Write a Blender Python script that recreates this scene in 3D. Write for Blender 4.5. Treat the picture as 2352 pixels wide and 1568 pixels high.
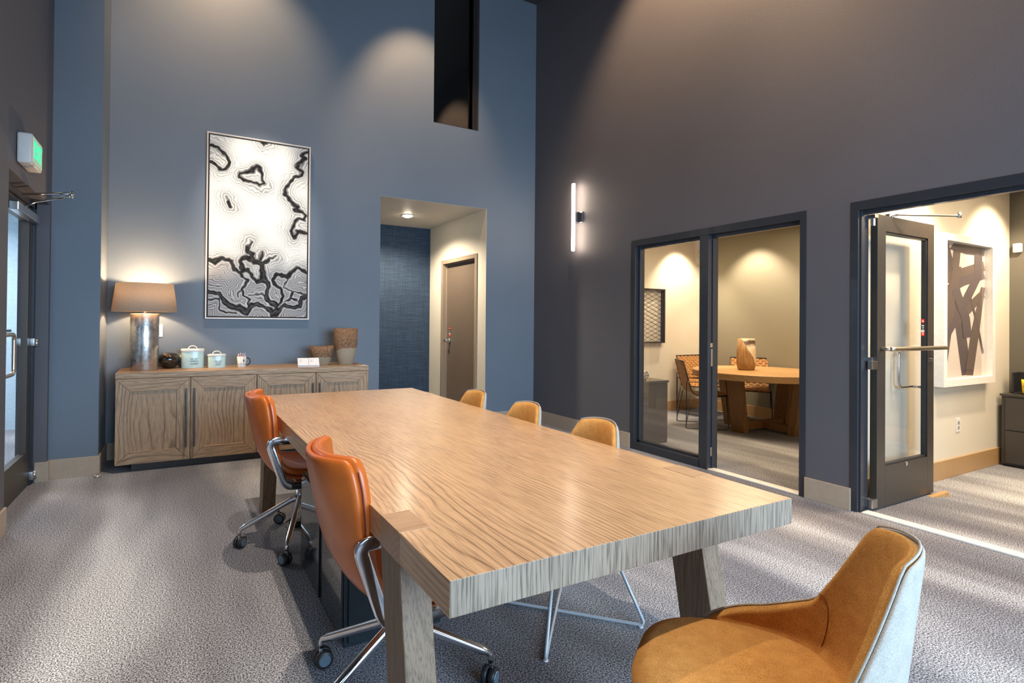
import bpy, bmesh, math, random
import numpy as np
from mathutils import Vector, Matrix, Quaternion
random.seed(7)
PI = math.pi
for o in list(bpy.data.objects): bpy.data.objects.remove(o)
SC = bpy.context.scene
COL = SC.collection

# ------------------------------------------------------------------ camera
W_PX, H_PX = 2352, 1568
CAM = Vector((-4.22243, -5.94174, 1.30392))
YAW, PITCH, ROLL, FPX, PPX, PPY = 0.48731, 0.0072, 0.00936, 1234.31, 1064.353, 731.903
fw = Vector((math.sin(YAW)*math.cos(PITCH), math.cos(YAW)*math.cos(PITCH), math.sin(PITCH)))
rt = Vector((math.cos(YAW), -math.sin(YAW), 0)); up = rt.cross(fw)
r2 = rt*math.cos(ROLL) + up*math.sin(ROLL); u2 = -rt*math.sin(ROLL) + up*math.cos(ROLL)
cd = bpy.data.cameras.new('camera'); cam = bpy.data.objects.new('camera', cd); COL.objects.link(cam)
cd.sensor_width = 36; cd.lens = FPX*36/W_PX
cd.shift_x = (W_PX/2-PPX)/W_PX; cd.shift_y = (PPY-H_PX/2)/W_PX
cd.clip_start = .05
m = Matrix((r2, u2, -fw)).transposed().to_4x4(); m.translation = CAM
cam.matrix_world = m
SC.camera = cam

# ------------------------------------------------------------------ world, exposure, daylight
w = bpy.data.worlds.new('world'); SC.world = w; w.use_nodes = True
w.node_tree.nodes['Background'].inputs[0].default_value = (.62, .78, 1, 1)
w.node_tree.nodes['Background'].inputs[1].default_value = 1.0
SC.view_settings.view_transform = 'Standard'; SC.view_settings.look = 'None'
SC.view_settings.exposure = 0.55; SC.view_settings.gamma = 1.0; SC.view_settings.use_curve_mapping = False

def aim(o, d):
    o.rotation_euler = Vector(d).to_track_quat('-Z', 'Y').to_euler()
def area(name, loc, d, sx, sy, power, col, spread=PI):
    l = bpy.data.lights.new(name, 'AREA'); l.shape = 'RECTANGLE'; l.size = sx; l.size_y = sy
    l.energy = power; l.color = col; l.spread = spread
    o = bpy.data.objects.new(name, l); COL.objects.link(o); o.location = loc; aim(o, d); return o
def spot(name, loc, target, power, col, deg, blend=.4, r=.04):
    l = bpy.data.lights.new(name, 'SPOT'); l.energy = power; l.color = col
    l.spot_size = math.radians(deg); l.spot_blend = blend; l.shadow_soft_size = r
    o = bpy.data.objects.new(name, l); COL.objects.link(o); o.location = loc; aim(o, Vector(target)-Vector(loc)); return o
WARM = (1, .66, .38); WARM2 = (1, .80, .58); DAY = (.49, .73, 1)
# daylight through the window wall behind the camera and the glazed right part of it
area('window_daylight', (-2.0, -8.55, 1.75), (.10, 1, -.34), 3.9, 2.4, 185, DAY, math.radians(135))
# ceiling spots of the tall room, and an added one for the painting
spot('ceiling_spot', (-3.9, -1.0, 5.4), (-3.9, 0, 4.0), 120, WARM, 86, .7)
spot('ceiling_spot', (-1.75, -1.1, 5.3), (-1.7, 0, 3.7), 120, WARM, 66, .7)
spot('ceiling_spot', (-1.0, -2.5, 5.4), (0, -2.5, 3.9), 200, WARM, 96, .6)
spot('ceiling_spot', (-1.0, -4.9, 5.4), (0, -4.9, 3.9), 200, WARM, 96, .6)
spot('ceiling_spot', (-3.3, -2.3, 5.4), (-3.2, -2.4, 0), 440, (1, .85, .68), 70, .7)
spot('ceiling_spot', (-3.6, -4.9, 5.4), (-3.3, -4.6, 0), 440, (1, .85, .68), 70, .7)
spot('ceiling_spot', (-3.45, -2.2, 5.4), (-3.5, 0, 2.3), 420, (1, .90, .78), 22, .7)  # added picture spot, brightens the painting
# office and back room
spot('office_spot', (2.45, -.62, 2.6), (2.55, -.2, 1.3), 110, WARM2, 95, .7)
spot('office_spot', (2.65, -1.1, 2.6), (3.08, -1.15, 1.3), 90, WARM2, 95, .7)
area('office_ceiling_panel', (1.6, -2.0, 2.62), (0, 0, -1), 1.2, 1.2, 55, (1, .78, .52))
spot('back_room_spot', (2.45, -4.3, 2.6), (2.55, -3.78, 1.5), 110, WARM2, 100, .7)
spot('back_room_spot', (1.0, -4.3, 2.6), (1.0, -3.78, 1.5), 90, WARM2, 100, .7)
area('back_room_panel', (1.6, -5.2, 2.62), (0, 0, -1), 1.2, 1.2, 60, (1, .78, .52))
# hall and corridor
area('corridor_daylight', (-6.3, .6, 2.6), (-.3, -.1, -1), 1.0, 1.0, 110, (.85, .93, 1))

# ------------------------------------------------------------------ material helpers
def nmat(name):
    m = bpy.data.materials.new(name); m.use_nodes = True
    nt = m.node_tree; b = nt.nodes['Principled BSDF']; return m, nt, b
def N(nt, t, **k):
    n = nt.nodes.new(t)
    for a, v in k.items(): setattr(n, a, v)
    return n
def srgb(r, g, b):
    f = lambda c: (c/255/12.92) if c/255 <= .04045 else ((c/255+.055)/1.055)**2.4
    return (f(r), f(g), f(b), 1)
def coords(nt, scale=(1, 1, 1), kind='Object'):
    tc = N(nt, 'ShaderNodeTexCoord'); mp = N(nt, 'ShaderNodeMapping')
    mp.inputs['Scale'].default_value = scale
    nt.links.new(tc.outputs[kind], mp.inputs['Vector']); return mp.outputs[0]
def noise(nt, vec, scale, detail=2, rough=.5):
    n = N(nt, 'ShaderNodeTexNoise'); n.inputs['Scale'].default_value = scale
    n.inputs['Detail'].default_value = detail; n.inputs['Roughness'].default_value = rough
    nt.links.new(vec, n.inputs['Vector']); return n.outputs[0]
def ramp(nt, fac, stops, interp='LINEAR'):
    r = N(nt, 'ShaderNodeValToRGB'); r.color_ramp.interpolation = interp
    el = r.color_ramp.elements
    while len(el) < len(stops): el.new(.5)
    for e, (p, c) in zip(el, stops): e.position = p; e.color = c if len(c) == 4 else (*c, 1)
    nt.links.new(fac, r.inputs[0]); return r.outputs[0]
def mathn(nt, op, a, b=None):
    n = N(nt, 'ShaderNodeMath', operation=op)
    for i, v in enumerate((a, b)):
        if v is None: continue
        if isinstance(v, (int, float)): n.inputs[i].default_value = v
        else: nt.links.new(v, n.inputs[i])
    return n.outputs[0]
def mixc(nt, fac, a, b, mode='MIX'):
    n = N(nt, 'ShaderNodeMix', data_type='RGBA', blend_type=mode)
    for i, v in ((0, fac), (6, a), (7, b)):
        if isinstance(v, (int, float)): n.inputs[i].default_value = v
        elif isinstance(v, tuple): n.inputs[i].default_value = v
        else: nt.links.new(v, n.inputs[i])
    return n.outputs[2]
def bump(nt, b, h, strength=.3, dist=.002):
    n = N(nt, 'ShaderNodeBump'); n.inputs['Strength'].default_value = strength; n.inputs['Distance'].default_value = dist
    nt.links.new(h, n.inputs['Height']); nt.links.new(n.outputs[0], b.inputs['Normal'])
MATS = {}
def plain(name, col, rough=.5, metal=0, var=.06, nscale=30, bmp=0, spec=None, emit=None, es=1, coat=0):
    if name in MATS: return MATS[name]
    m, nt, b = nmat(name)
    v = coords(nt); n = noise(nt, v, nscale, 3)
    c = col if len(col) == 4 else (*col, 1)
    d = tuple(x*(1-var*2) for x in c[:3])+(1,); l = tuple(min(1, x*(1+var*2)) for x in c[:3])+(1,)
    nt.links.new(ramp(nt, n, [(.3, d), (.7, l)]), b.inputs['Base Color'])
    b.inputs['Roughness'].default_value = rough; b.inputs['Metallic'].default_value = metal
    if coat: b.inputs['Coat Weight'].default_value = coat
    if spec is not None: b.inputs['Specular IOR Level'].default_value = spec
    if bmp: bump(nt, b, n, bmp, .002)
    if emit: b.inputs['Emission Color'].default_value = (*emit[:3], 1); b.inputs['Emission Strength'].default_value = es
    MATS[name] = m; return m
def paint_wall(name, col, bmp=.35, scale=110, rough=.55):
    m, nt, b = nmat(name); v = coords(nt)
    n = noise(nt, v, scale, 3, .6); big = noise(nt, v, .8, 2)
    c = col[:3]
    nt.links.new(ramp(nt, big, [(.3, (*[x*.94 for x in c], 1)), (.7, (*[x*1.05 for x in c], 1))]), b.inputs['Base Color'])
    b.inputs['Roughness'].default_value = rough
    bump(nt, b, n, bmp, .004); return m
def wood(name, light, dark, axis, freq=75, amp=7, wscale=1.6, rough=.42, pore=.5, coat=0, lw=.42, crough=.3):
    m, nt, b = nmat(name)
    tc = N(nt, 'ShaderNodeTexCoord'); sp = N(nt, 'ShaderNodeSeparateXYZ'); nt.links.new(tc.outputs['Object'], sp.inputs[0])
    order = {'X': (1, 2, 0), 'Y': (0, 2, 1), 'Z': (0, 1, 2)}[axis]
    a, bb, c = [sp.outputs[i] for i in order]
    def comb(x, y, z):
        n = N(nt, 'ShaderNodeCombineXYZ')
        for i, v in enumerate((x, y, z)): nt.links.new(v, n.inputs[i])
        return n.outputs[0]
    cs = mathn(nt, 'MULTIPLY', c, .30)
    wv = comb(a, bb, cs)
    n1 = noise(nt, wv, wscale, 2, .5)
    n1b = noise(nt, wv, wscale*5, 2, .5)
    r = mathn(nt, 'MULTIPLY', mathn(nt, 'ADD', a, bb), freq*.35)
    r = mathn(nt, 'ADD', r, mathn(nt, 'MULTIPLY', n1, amp*2.6))
    r = mathn(nt, 'ADD', r, mathn(nt, 'MULTIPLY', n1b, amp*.30))
    fr = mathn(nt, 'FRACT', r)
    line = ramp(nt, fr, [(0, (.05,)*3), (.09, (.75,)*3), (.5, (1,)*3), (.86, (.85,)*3), (1, (.05,)*3)])
    ps = comb(a, bb, mathn(nt, 'MULTIPLY', c, .035))
    pores = noise(nt, ps, 260, 2, .6)
    pr = ramp(nt, pores, [(.36, (0,)*3), (.52, (1,)*3)])
    tone = noise(nt, comb(a, bb, mathn(nt, 'MULTIPLY', c, .15)), 5, 2)
    lwm = ramp(nt, noise(nt, comb(mathn(nt, 'MULTIPLY', a, 1.0), bb, mathn(nt, 'MULTIPLY', c, .3)), 6, 3, .6), [(.36, (lw*.45,)*3), (.62, (min(1, lw*1.35),)*3)])
    f = mixc(nt, lwm, (1, 1, 1, 1), line, 'MULTIPLY')
    f = mixc(nt, pore, f, pr, 'MULTIPLY')
    base = mixc(nt, f, dark, light)
    base = mixc(nt, mathn(nt, 'MULTIPLY', tone, .35), base, dark)
    nt.links.new(base, b.inputs['Base Color'])
    b.inputs['Roughness'].default_value = rough
    if coat: b.inputs['Coat Weight'].default_value = coat; b.inputs['Coat Roughness'].default_value = crough
    bump(nt, b, f, .35, .0012); return m
def fabric(name, c1, c2, scale=420, rough=.95):
    m, nt, b = nmat(name); v = coords(nt); n = noise(nt, v, scale, 3, .7); n2 = noise(nt, v, 30, 2)
    f = mathn(nt, 'ADD', mathn(nt, 'MULTIPLY', n, .8), mathn(nt, 'MULTIPLY', n2, .2))
    nt.links.new(ramp(nt, f, [(.36, c2), (.62, c1)]), b.inputs['Base Color'])
    b.inputs['Roughness'].default_value = rough; b.inputs['Sheen Weight'].default_value = .35
    b.inputs['Sheen Tint'].default_value = c1
    bump(nt, b, n, .5, .0015); return m
def glass_mat(name, tint=(1, 1, 1, 1), refl=.10):
    m = bpy.data.materials.new(name); m.use_nodes = True; nt = m.node_tree; nt.nodes.clear()
    o = N(nt, 'ShaderNodeOutputMaterial'); t = N(nt, 'ShaderNodeBsdfTransparent'); g = N(nt, 'ShaderNodeBsdfGlossy')
    t.inputs[0].default_value = tint; g.inputs['Roughness'].default_value = .02
    mx = N(nt, 'ShaderNodeMixShader'); lw = N(nt, 'ShaderNodeLayerWeight'); lw.inputs[0].default_value = .25
    f = mathn(nt, 'ADD', mathn(nt, 'MULTIPLY', lw.outputs['Facing'], .25), refl*.4)
    nt.links.new(f, mx.inputs[0]); nt.links.new(t.outputs[0], mx.inputs[1]); nt.links.new(g.outputs[0], mx.inputs[2])
    nt.links.new(mx.outputs[0], o.inputs[0]); return m

def carpet():
    m, nt, b = nmat('carpet')
    v = coords(nt)
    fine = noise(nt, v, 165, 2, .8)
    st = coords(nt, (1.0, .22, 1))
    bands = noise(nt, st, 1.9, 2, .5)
    stc = coords(nt, (.5, .3, 1)); daylight_tint = noise(nt, stc, 1.1, 2)
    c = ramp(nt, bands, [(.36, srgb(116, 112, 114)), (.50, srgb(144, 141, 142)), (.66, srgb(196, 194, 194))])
    c = mixc(nt, ramp(nt, daylight_tint, [(.35, (0,)*3), (.65, (.5,)*3)]), c, srgb(112, 122, 138), 'MIX')  # blue of the daylight put into the carpet colour in patches
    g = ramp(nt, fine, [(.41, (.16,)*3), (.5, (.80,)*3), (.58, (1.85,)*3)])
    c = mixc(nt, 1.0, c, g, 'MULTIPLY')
    nt.links.new(c, b.inputs['Base Color']); b.inputs['Roughness'].default_value = 1
    b.inputs['Specular IOR Level'].default_value = .1
    bump(nt, b, fine, .35, .003); return m
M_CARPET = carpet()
M_WALL = paint_wall('slate_paint', srgb(108, 118, 128))
M_WALLR = paint_wall('slate_paint_warm_shade', srgb(94, 92, 96))  # same slate paint, with the warm dim light on these walls put into its colour
M_CREAM = paint_wall('cream_paint', srgb(214, 206, 188), .12, 160)
M_GREEN = paint_wall('taupe_paint', srgb(128, 124, 108), .12, 160)
M_GREYW = paint_wall('grey_paint', srgb(92, 88, 78), .12, 160)
M_CEIL = paint_wall('ceiling_paint', srgb(200, 192, 178), .1, 160)
M_DARKCEIL = paint_wall('dark_ceiling_paint', srgb(60, 60, 62), .1, 160)
M_BASE = plain('baseboard_paint', srgb(178, 158, 136), .4, var=.02)
M_FRAME = plain('dark_frame_metal', srgb(46, 49, 55), .38, var=.03, coat=.2)
M_BRONZE = plain('bronze_frame_metal', srgb(74, 66, 58), .4, .3, var=.03)
M_DOOR = plain('door_paint', srgb(104, 90, 76), .4, var=.03)
M_DFRAME = plain('door_frame_paint', srgb(146, 128, 106), .4, var=.03)
M_CHROME = plain('chrome', (.75, .75, .76), .12, 1, var=.02)
M_ALU = plain('brushed_aluminium', (.62, .62, .63), .28, 1, var=.04)
M_BRASSY = plain('satin_nickel', (.66, .60, .50), .3, 1, var=.03)
M_GLASS = glass_mat('clear_glass'); M_GLASSD = glass_mat('upper_glass', (.8, .82, .82, 1), .25)
M_BLACK = plain('black_plastic', (.02, .02, .022), .4)
M_WHITE = plain('white_plastic', srgb(225, 222, 215), .4, var=.02)
OAK_L, OAK_D = srgb(176, 140, 106), srgb(96, 68, 46)
M_TOPW = wood('oak_top', srgb(224, 178, 132), srgb(112, 78, 50), 'Y', 170, 17, .9, .36, .45, .35, lw=.72, crough=.2)
M_TOPE = wood('oak_edge', srgb(168, 148, 126), srgb(74, 62, 50), 'Z', 200, 4, 2, .55, .7, lw=.6)
M_LEGW = wood('oak_leg', srgb(146, 120, 94), srgb(70, 52, 38), 'Z', 60, 3, 2, .5, .5)
M_CRV = wood('credenza_oak_vertical', srgb(198, 164, 128), srgb(92, 68, 48), 'Z', 75, 5, 2.2, .5, .55, lw=.7)
M_CRH = wood('credenza_oak_horizontal', srgb(198, 164, 128), srgb(92, 68, 48), 'X', 75, 4, 2.2, .5, .55, lw=.7)
M_INLAY = wood('oak_end_grain', srgb(196, 154, 116), srgb(120, 84, 56), 'X', 130, 2, 3, .35, .3)
M_RT = wood('round_table_oak', srgb(196, 156, 104), srgb(128, 90, 48), 'Y', 70, 4, 1.5, .45, .3)
M_RTL = wood('round_table_leg_oak', srgb(146, 106, 62), srgb(84, 56, 30), 'Z', 60, 3, 2, .5, .4)
M_AMBER = fabric('amber_wool', srgb(222, 164, 90), srgb(168, 112, 48))
M_GREYF = fabric('light_grey_wool', srgb(188, 180, 168), srgb(150, 143, 132))
M_LEATHER = plain('tan_orange_leather', srgb(196, 98, 32), .36, var=.05, nscale=12, coat=.15)
M_THREAD = plain('brown_thread', srgb(110, 48, 20), .7)

# ------------------------------------------------------------------ object helpers
def finish(o, label=None, cat=None, group=None, kind=None):
    if label: o['label'] = label
    if cat: o['category'] = cat
    if group: o['group'] = group
    if kind: o['kind'] = kind
    return o
def obj(name, bm, mat, parent=None, smooth=False, **k):
    me = bpy.data.meshes.new(name); bmesh.ops.recalc_face_normals(bm, faces=bm.faces[:]) if not k.pop('keepn', False) else None
    bm.to_mesh(me); bm.free()
    mats = mat if isinstance(mat, (list, tuple)) else [mat]
    for x in mats: me.materials.append(x)
    if smooth:
        for p in me.polygons: p.use_smooth = True
    o = bpy.data.objects.new(name, me); COL.objects.link(o)
    if parent: o.parent = parent
    return finish(o, **k)
def thing(name, label, cat, loc=(0, 0, 0), rz=0, group=None):
    o = bpy.data.objects.new(name, None); COL.objects.link(o); o.location = loc; o.rotation_euler = (0, 0, rz)
    o.empty_display_size = .1
    return finish(o, label, cat, group)
def struct(name, bm, mat, parent=None, **k):
    o = obj(name, bm, mat, parent, **k)
    if not parent: o['kind'] = 'structure'
    return o
def sempty(name, loc=(0, 0, 0), rz=0):
    o = bpy.data.objects.new(name, None); COL.objects.link(o); o.location = loc; o.rotation_euler = (0, 0, rz); o['kind'] = 'structure'; return o
def copy_tree(o, parent=None):
    c = o.copy(); COL.objects.link(c)
    if parent: c.parent = parent
    for ch in list(o.children): copy_tree(ch, c)
    return c
def box(bm, x0, x1, y0, y1, z0, z1, bev=0, mi=0, mat=None):
    vs = [bm.verts.new((x, y, z)) for x in (x0, x1) for y in (y0, y1) for z in (z0, z1)]
    F = [(0, 1, 3, 2), (4, 6, 7, 5), (0, 4, 5, 1), (2, 3, 7, 6), (0, 2, 6, 4), (1, 5, 7, 3)]
    fs = [bm.faces.new([vs[i] for i in f]) for f in F]
    for f in fs: f.material_index = mi
    if bev:
        es = list({e for f in fs for e in f.edges})
        r = bmesh.ops.bevel(bm, geom=es, offset=bev, segments=2, affect='EDGES', profile=.6)
        vs = list({v for f in r['faces'] for v in f.verts} | {v for v in vs if v.is_valid})
    if mat is not None: bmesh.ops.transform(bm, matrix=mat, verts=[v for v in vs if v.is_valid])
    return vs
def bx(*a, **k):
    bm = bmesh.new(); box(bm, *a, **k); return bm
def prism(bm, pts, z0, z1, axis='z', mi=0):
    """polygon pts extruded between z0,z1 along axis. pts are the two other coords in order"""
    def P(a, b, c): return {'z': (a, b, c), 'y': (a, c, b), 'x': (c, a, b)}[axis]
    lo = [bm.verts.new(P(a, b, z0)) for a, b in pts]; hi = [bm.verts.new(P(a, b, z1)) for a, b in pts]
    n = len(pts); fs = [bm.faces.new(lo), bm.faces.new(hi[::-1])]
    for i in range(n): fs.append(bm.faces.new((lo[i], lo[(i+1) % n], hi[(i+1) % n], hi[i])))
    for f in fs: f.material_index = mi
    return fs
def lathe(bm, prof, seg=32, c=(0, 0, 0), cap=True, sx=1, sy=1):
    rings = []
    for r, z in prof:
        rings.append([bm.verts.new((c[0]+r*sx*math.cos(2*PI*i/seg), c[1]+r*sy*math.sin(2*PI*i/seg), c[2]+z)) for i in range(seg)])
    for a, b in zip(rings, rings[1:]):
        for i in range(seg): bm.faces.new((a[i], a[(i+1) % seg], b[(i+1) % seg], b[i]))
    if cap: bm.faces.new(rings[0][::-1]); bm.faces.new(rings[-1])
    return rings
def smooth_path(pts, n=6, closed=False, rad=None):
    """round the corners of a polyline"""
    P = [Vector(p) for p in pts]; out = []
    N_ = len(P)
    for i, p in enumerate(P):
        if not closed and i in (0, N_-1): out.append(p); continue
        a, b = P[i-1], P[(i+1) % N_]
        r = rad if rad else .3*min((a-p).length, (b-p).length)
        r = min(r, .45*(a-p).length, .45*(b-p).length)
        s = p+(a-p).normalized()*r; e = p+(b-p).normalized()*r
        for k in range(n+1):
            t = k/n; out.append(s*(1-t)**2+p*2*t*(1-t)+e*t*t)
    return out
def tube(bm, pts, r, seg=10, closed=False, flat=None):
    """round (or flat=(w,h) rectangular) section swept along pts"""
    P = [Vector(p) for p in pts]; n = len(P); rings = []
    prev = None
    for i in range(n):
        if closed: t = (P[(i+1) % n]-P[i-1]).normalized()
        else: t = (P[min(i+1, n-1)]-P[max(i-1, 0)]).normalized()
        if prev is None:
            a = Vector((0, 0, 1)) if abs(t.z) < .9 else Vector((1, 0, 0))
            u = a.cross(t).normalized()
        else: u = (prev - t*prev.dot(t)).normalized()
        prev = u; v = t.cross(u)
        rr = r[i] if isinstance(r, (list, tuple)) else r
        if flat:
            w_, h_ = flat; ring = []
            for (cx, cy) in ((-1, -1), (1, -1), (1, 1), (-1, 1)):
                for k in (0, 1, 2):
                    ang = math.atan2(cy, cx)+(k-1)*PI/4
                    rr2 = min(w_, h_)*.35
                    ring.append(P[i]+u*(cx*(w_/2-rr2)+rr2*math.cos(ang))+v*(cy*(h_/2-rr2)+rr2*math.sin(ang)))
            rings.append([bm.verts.new(q) for q in ring])
        else:
            rings.append([bm.verts.new(P[i]+(u*math.cos(2*PI*k/seg)+v*math.sin(2*PI*k/seg))*rr) for k in range(seg)])
    S = len(rings[0])
    rr = rings+[rings[0]] if closed else rings
    for a, b in zip(rr, rr[1:]):
        for k in range(S): bm.faces.new((a[k], a[(k+1) % S], b[(k+1) % S], b[k]))
    if not closed: bm.faces.new(rings[0][::-1]); bm.faces.new(rings[-1])
def tb(*a, **k):
    bm = bmesh.new(); tube(bm, *a, **k); return bm
def cyl(bm, a, b, r, seg=16, r2=None):
    tube(bm, [a, b], [r, r2 if r2 is not None else r], seg)
def grid(fn, nu, nv, closed_u=False):
    bm = bmesh.new(); V = [[bm.verts.new(fn(i/(nu-(0 if closed_u else 1)), j/(nv-1))) for i in range(nu)] for j in range(nv)]
    for j in range(nv-1):
        for i in range(nu if closed_u else nu-1):
            bm.faces.new((V[j][i], V[j][(i+1) % nu], V[j+1][(i+1) % nu], V[j+1][i]))
    return bm
def mod_solid(o, t, off=0, bev=None):
    m = o.modifiers.new('solid', 'SOLIDIFY'); m.thickness = t; m.offset = off; m.use_even_offset = True
def mod_sub(o, n=2):
    m = o.modifiers.new('sub', 'SUBSURF'); m.levels = n; m.render_levels = n
def text_obj(name, s, mat, size, M, parent=None, depth=.001, align='CENTER', shear=0, **k):
    cu = bpy.data.curves.new(name, 'FONT'); cu.body = s; cu.size = size; cu.extrude = depth; cu.align_x = align; cu.align_y = 'CENTER'; cu.shear = shear
    cu.resolution_u = 3
    t = bpy.data.objects.new('tmp', cu); COL.objects.link(t)
    dg = bpy.context.evaluated_depsgraph_get(); me = bpy.data.meshes.new_from_object(t.evaluated_get(dg))
    bpy.data.objects.remove(t); me.materials.clear(); me.materials.append(mat)
    me.transform(M); me.name = name
    o = bpy.data.objects.new(name, me); COL.objects.link(o)
    if parent: o.parent = parent
    return finish(o, **k)
def basis(origin, xa, ya):
    xa = Vector(xa).normalized(); ya = Vector(ya).normalized(); za = xa.cross(ya)
    m = Matrix((xa, ya, za)).transposed().to_4x4(); m.translation = Vector(origin); return m

# ------------------------------------------------------------------ room shell
ZC = 5.6; YF = -8.8; XL = -5.147; TH = .13
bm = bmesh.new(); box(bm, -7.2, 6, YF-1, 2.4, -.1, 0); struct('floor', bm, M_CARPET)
struct('ceiling', bx(-5.4, TH, YF, .14, ZC, ZC+.1), M_DARKCEIL)
# back wall with hall opening and high window
OX0, OX1, OZ = -2.171, -.753, 2.764; WX0, WX1, WZ = -1.51, -.88, 3.74
bm = bmesh.new()
box(bm, -5.4, OX0, 0, .14, 0, ZC); box(bm, OX0, WX0, 0, .14, OZ, ZC); box(bm, WX0, WX1, 0, .14, OZ, WZ)
box(bm, WX1, OX1+.004, 0, .14, OZ, ZC); box(bm, OX1+.004, 0, 0, .14, 0, ZC)
struct('wall_back', bm, M_WALL)
# pilaster at the left
struct('wall_back_pilaster', bx(-5.147, -4.808, -.504, 0, 0, ZC), M_WALL)
# left wall with door recess
JY, JN, HZ = -.56, -1.75, 2.22
bm = bmesh.new()
box(bm, XL-.2, XL, JY, 0, 0, ZC); box(bm, XL-.2, XL, YF, JN, 0, ZC); box(bm, XL-.2, XL, JN, JY, HZ, ZC)
struct('wall_left', bm, M_WALLR)
# right wall
A0, A1, B0, B1 = -1.755, -3.545, -3.857, -6.2; HD = 2.18
bm = bmesh.new()
box(bm, 0, TH, A0, .14, 0, ZC); box(bm, 0, TH, A1, A0, HD, ZC); box(bm, 0, TH, B0, A1, 0, ZC)
box(bm, 0, TH, B1, B0, HD, ZC); box(bm, 0, TH, YF, B1, 0, ZC)
struct('wall_right', bm, M_WALLR)
# window wall behind the camera
bm = bmesh.new()
box(bm, XL-.2, -4.9, YF-.14, YF, 0, ZC); box(bm, .3-.3, TH, YF-.14, YF, 0, ZC); box(bm, -4.9, 0, YF-.14, YF, 3.2, ZC); box(bm, -4.9, 0, YF-.14, YF, 0, .35)
struct('wall_front', bm, M_WALL)
# baseboards
BH = .158
struct('baseboard_right', bx(-.014, 0, A0, 0, 0, BH, bev=.003), M_BASE)
struct('baseboard_right', bx(-.014, 0, B0-.005, A1, 0, BH, bev=.003), M_BASE)
bm = bmesh.new(); box(bm, -5.147, -4.794, -.518, -.504, 0, BH, .003); box(bm, -4.808, -4.794, -.504, 0, 0, BH, .003)
box(bm, XL, XL+.014, JY, -.504, 0, BH, .003); box(bm, XL-.075, XL+.014, JY-.014, JY, 0, BH, .003)
struct('baseboard_left', bm, M_BASE)
struct('baseboard_left', bx(XL, XL+.014, YF, JN+.0, 0, BH, bev=.003), M_BASE)
bm = bmesh.new(); box(bm, -4.794, OX0, -.014, 0, 0, BH, .003); box(bm, OX1, -.014, -.014, 0, 0, BH, .003)
struct('baseboard_back', bm, M_BASE)
# thresholds
M_THR = plain('cream_threshold', srgb(236, 226, 212), .45, var=.03)
struct('trim_1', bx(.0, .085, A1+.04, -2.69, 0, .012, bev=.004), M_THR)
struct('trim_2', bx(.0, .085, B1, B0-.07, 0, .012, bev=.004), M_THR)

# ------------------------------------------------------------------ hall
HDp = 1.735
M_PAPER = None
def grass():
    m, nt, b = nmat('woven_wallpaper')
    v1 = coords(nt, (3, 3, 130)); v2 = coords(nt, (60, 60, 1.2))
    n1 = noise(nt, v1, 1.6, 3, .7); n2 = noise(nt, v2, 2, 2, .6)
    f = mathn(nt, 'ADD', mathn(nt, 'MULTIPLY', n1, .7), mathn(nt, 'MULTIPLY', n2, .3))
    nt.links.new(ramp(nt, f, [(.36, srgb(22, 34, 48)), (.52, srgb(34, 52, 70)), (.68, srgb(56, 76, 96))]), b.inputs['Base Color'])
    b.inputs['Roughness'].default_value = .8; bump(nt, b, f, .4, .002); return m
struct('wall_hall_back', bx(-3.4, OX1+.14, HDp, HDp+.1, 0, 2.9), grass())
bm = bmesh.new(); DY0, DY1, DZ = .27, 1.25, 2.17
box(bm, OX1, OX1+.0035, .0008, .1405, 0, OZ); box(bm, OX1, OX1+.14, 0.1402, DY0, 0, OZ); box(bm, OX1, OX1+.14, DY1, HDp, 0, OZ); box(bm, OX1, OX1+.14, DY0, DY1, DZ, OZ)
struct('wall_hall_right', bm, M_CREAM)
struct('wall_hall_left', bx(-3.5, -3.4, .14, HDp, 0, 2.9), M_CREAM)
struct('ceiling_hall', bx(-3.4, OX1+.14, .141, HDp+.1, OZ, OZ+.1), M_CEIL)
struct('ceiling_hall', bx(OX0, OX1, .001, .141, OZ-.002, OZ+.0), M_CEIL)
t = thing('downlight', 'round recessed light glowing in the hall ceiling beyond the opening', 'light', (-1.477, .897, OZ))
bm = bmesh.new(); lathe(bm, [(.062, 0), (.085, 0), (.085, -.008), (.070, -.012), (.062, -.004)], 28, cap=False); obj('trim_ring', bm, M_WHITE, t, True)
bm = bmesh.new(); lathe(bm, [(.064, -.004), (.055, -.022), (.03, -.030), (.002, -.032)], 24, cap=True)
obj('lens', bm, plain('lamp_lens', (1, .95, .85), .5, emit=(1, .86, .66), es=70), t, True)
spot('hall_lamp', (-1.477, .897, OZ-.05), (-1.477, .897, 0), 180, (1, .86, .68), 150, .6, .05)
# hall door
d = sempty('door_1')
bm = bmesh.new()
for a, b_, z0, z1 in ((DY0-.05, DY0+.006, 0, DZ+.05), (DY1-.006, DY1+.05, 0, DZ+.05), (DY0+.006, DY1-.006, DZ-.006, DZ+.05)):
    box(bm, OX1-.016, OX1+.15, a, b_, z0, z1, .003)
box(bm, OX1+.045, OX1+.06, DY0, DY0+.02, 0, DZ); box(bm, OX1+.045, OX1+.06, DY1-.02, DY1, 0, DZ); box(bm, OX1+.045, OX1+.06, DY0, DY1, DZ-.02, DZ)
obj('door_frame', bm, M_DFRAME, d)
obj('door_leaf', bx(OX1+.06, OX1+.105, DY0+.009, DY1-.009, .01, DZ-.009, bev=.002), M_DOOR, d)
kn = obj('door_knob', tb([(OX1+.06, 1.14, 1.04), (OX1+.035, 1.14, 1.04), (OX1+.03, 1.14, 1.04), (OX1+.01, 1.14, 1.04), (OX1-.01, 1.14, 1.04), (OX1-.02, 1.14, 1.04)], [.034, .03, .012, .012, .030, .018], 18), M_CHROME, d, True)
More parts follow.
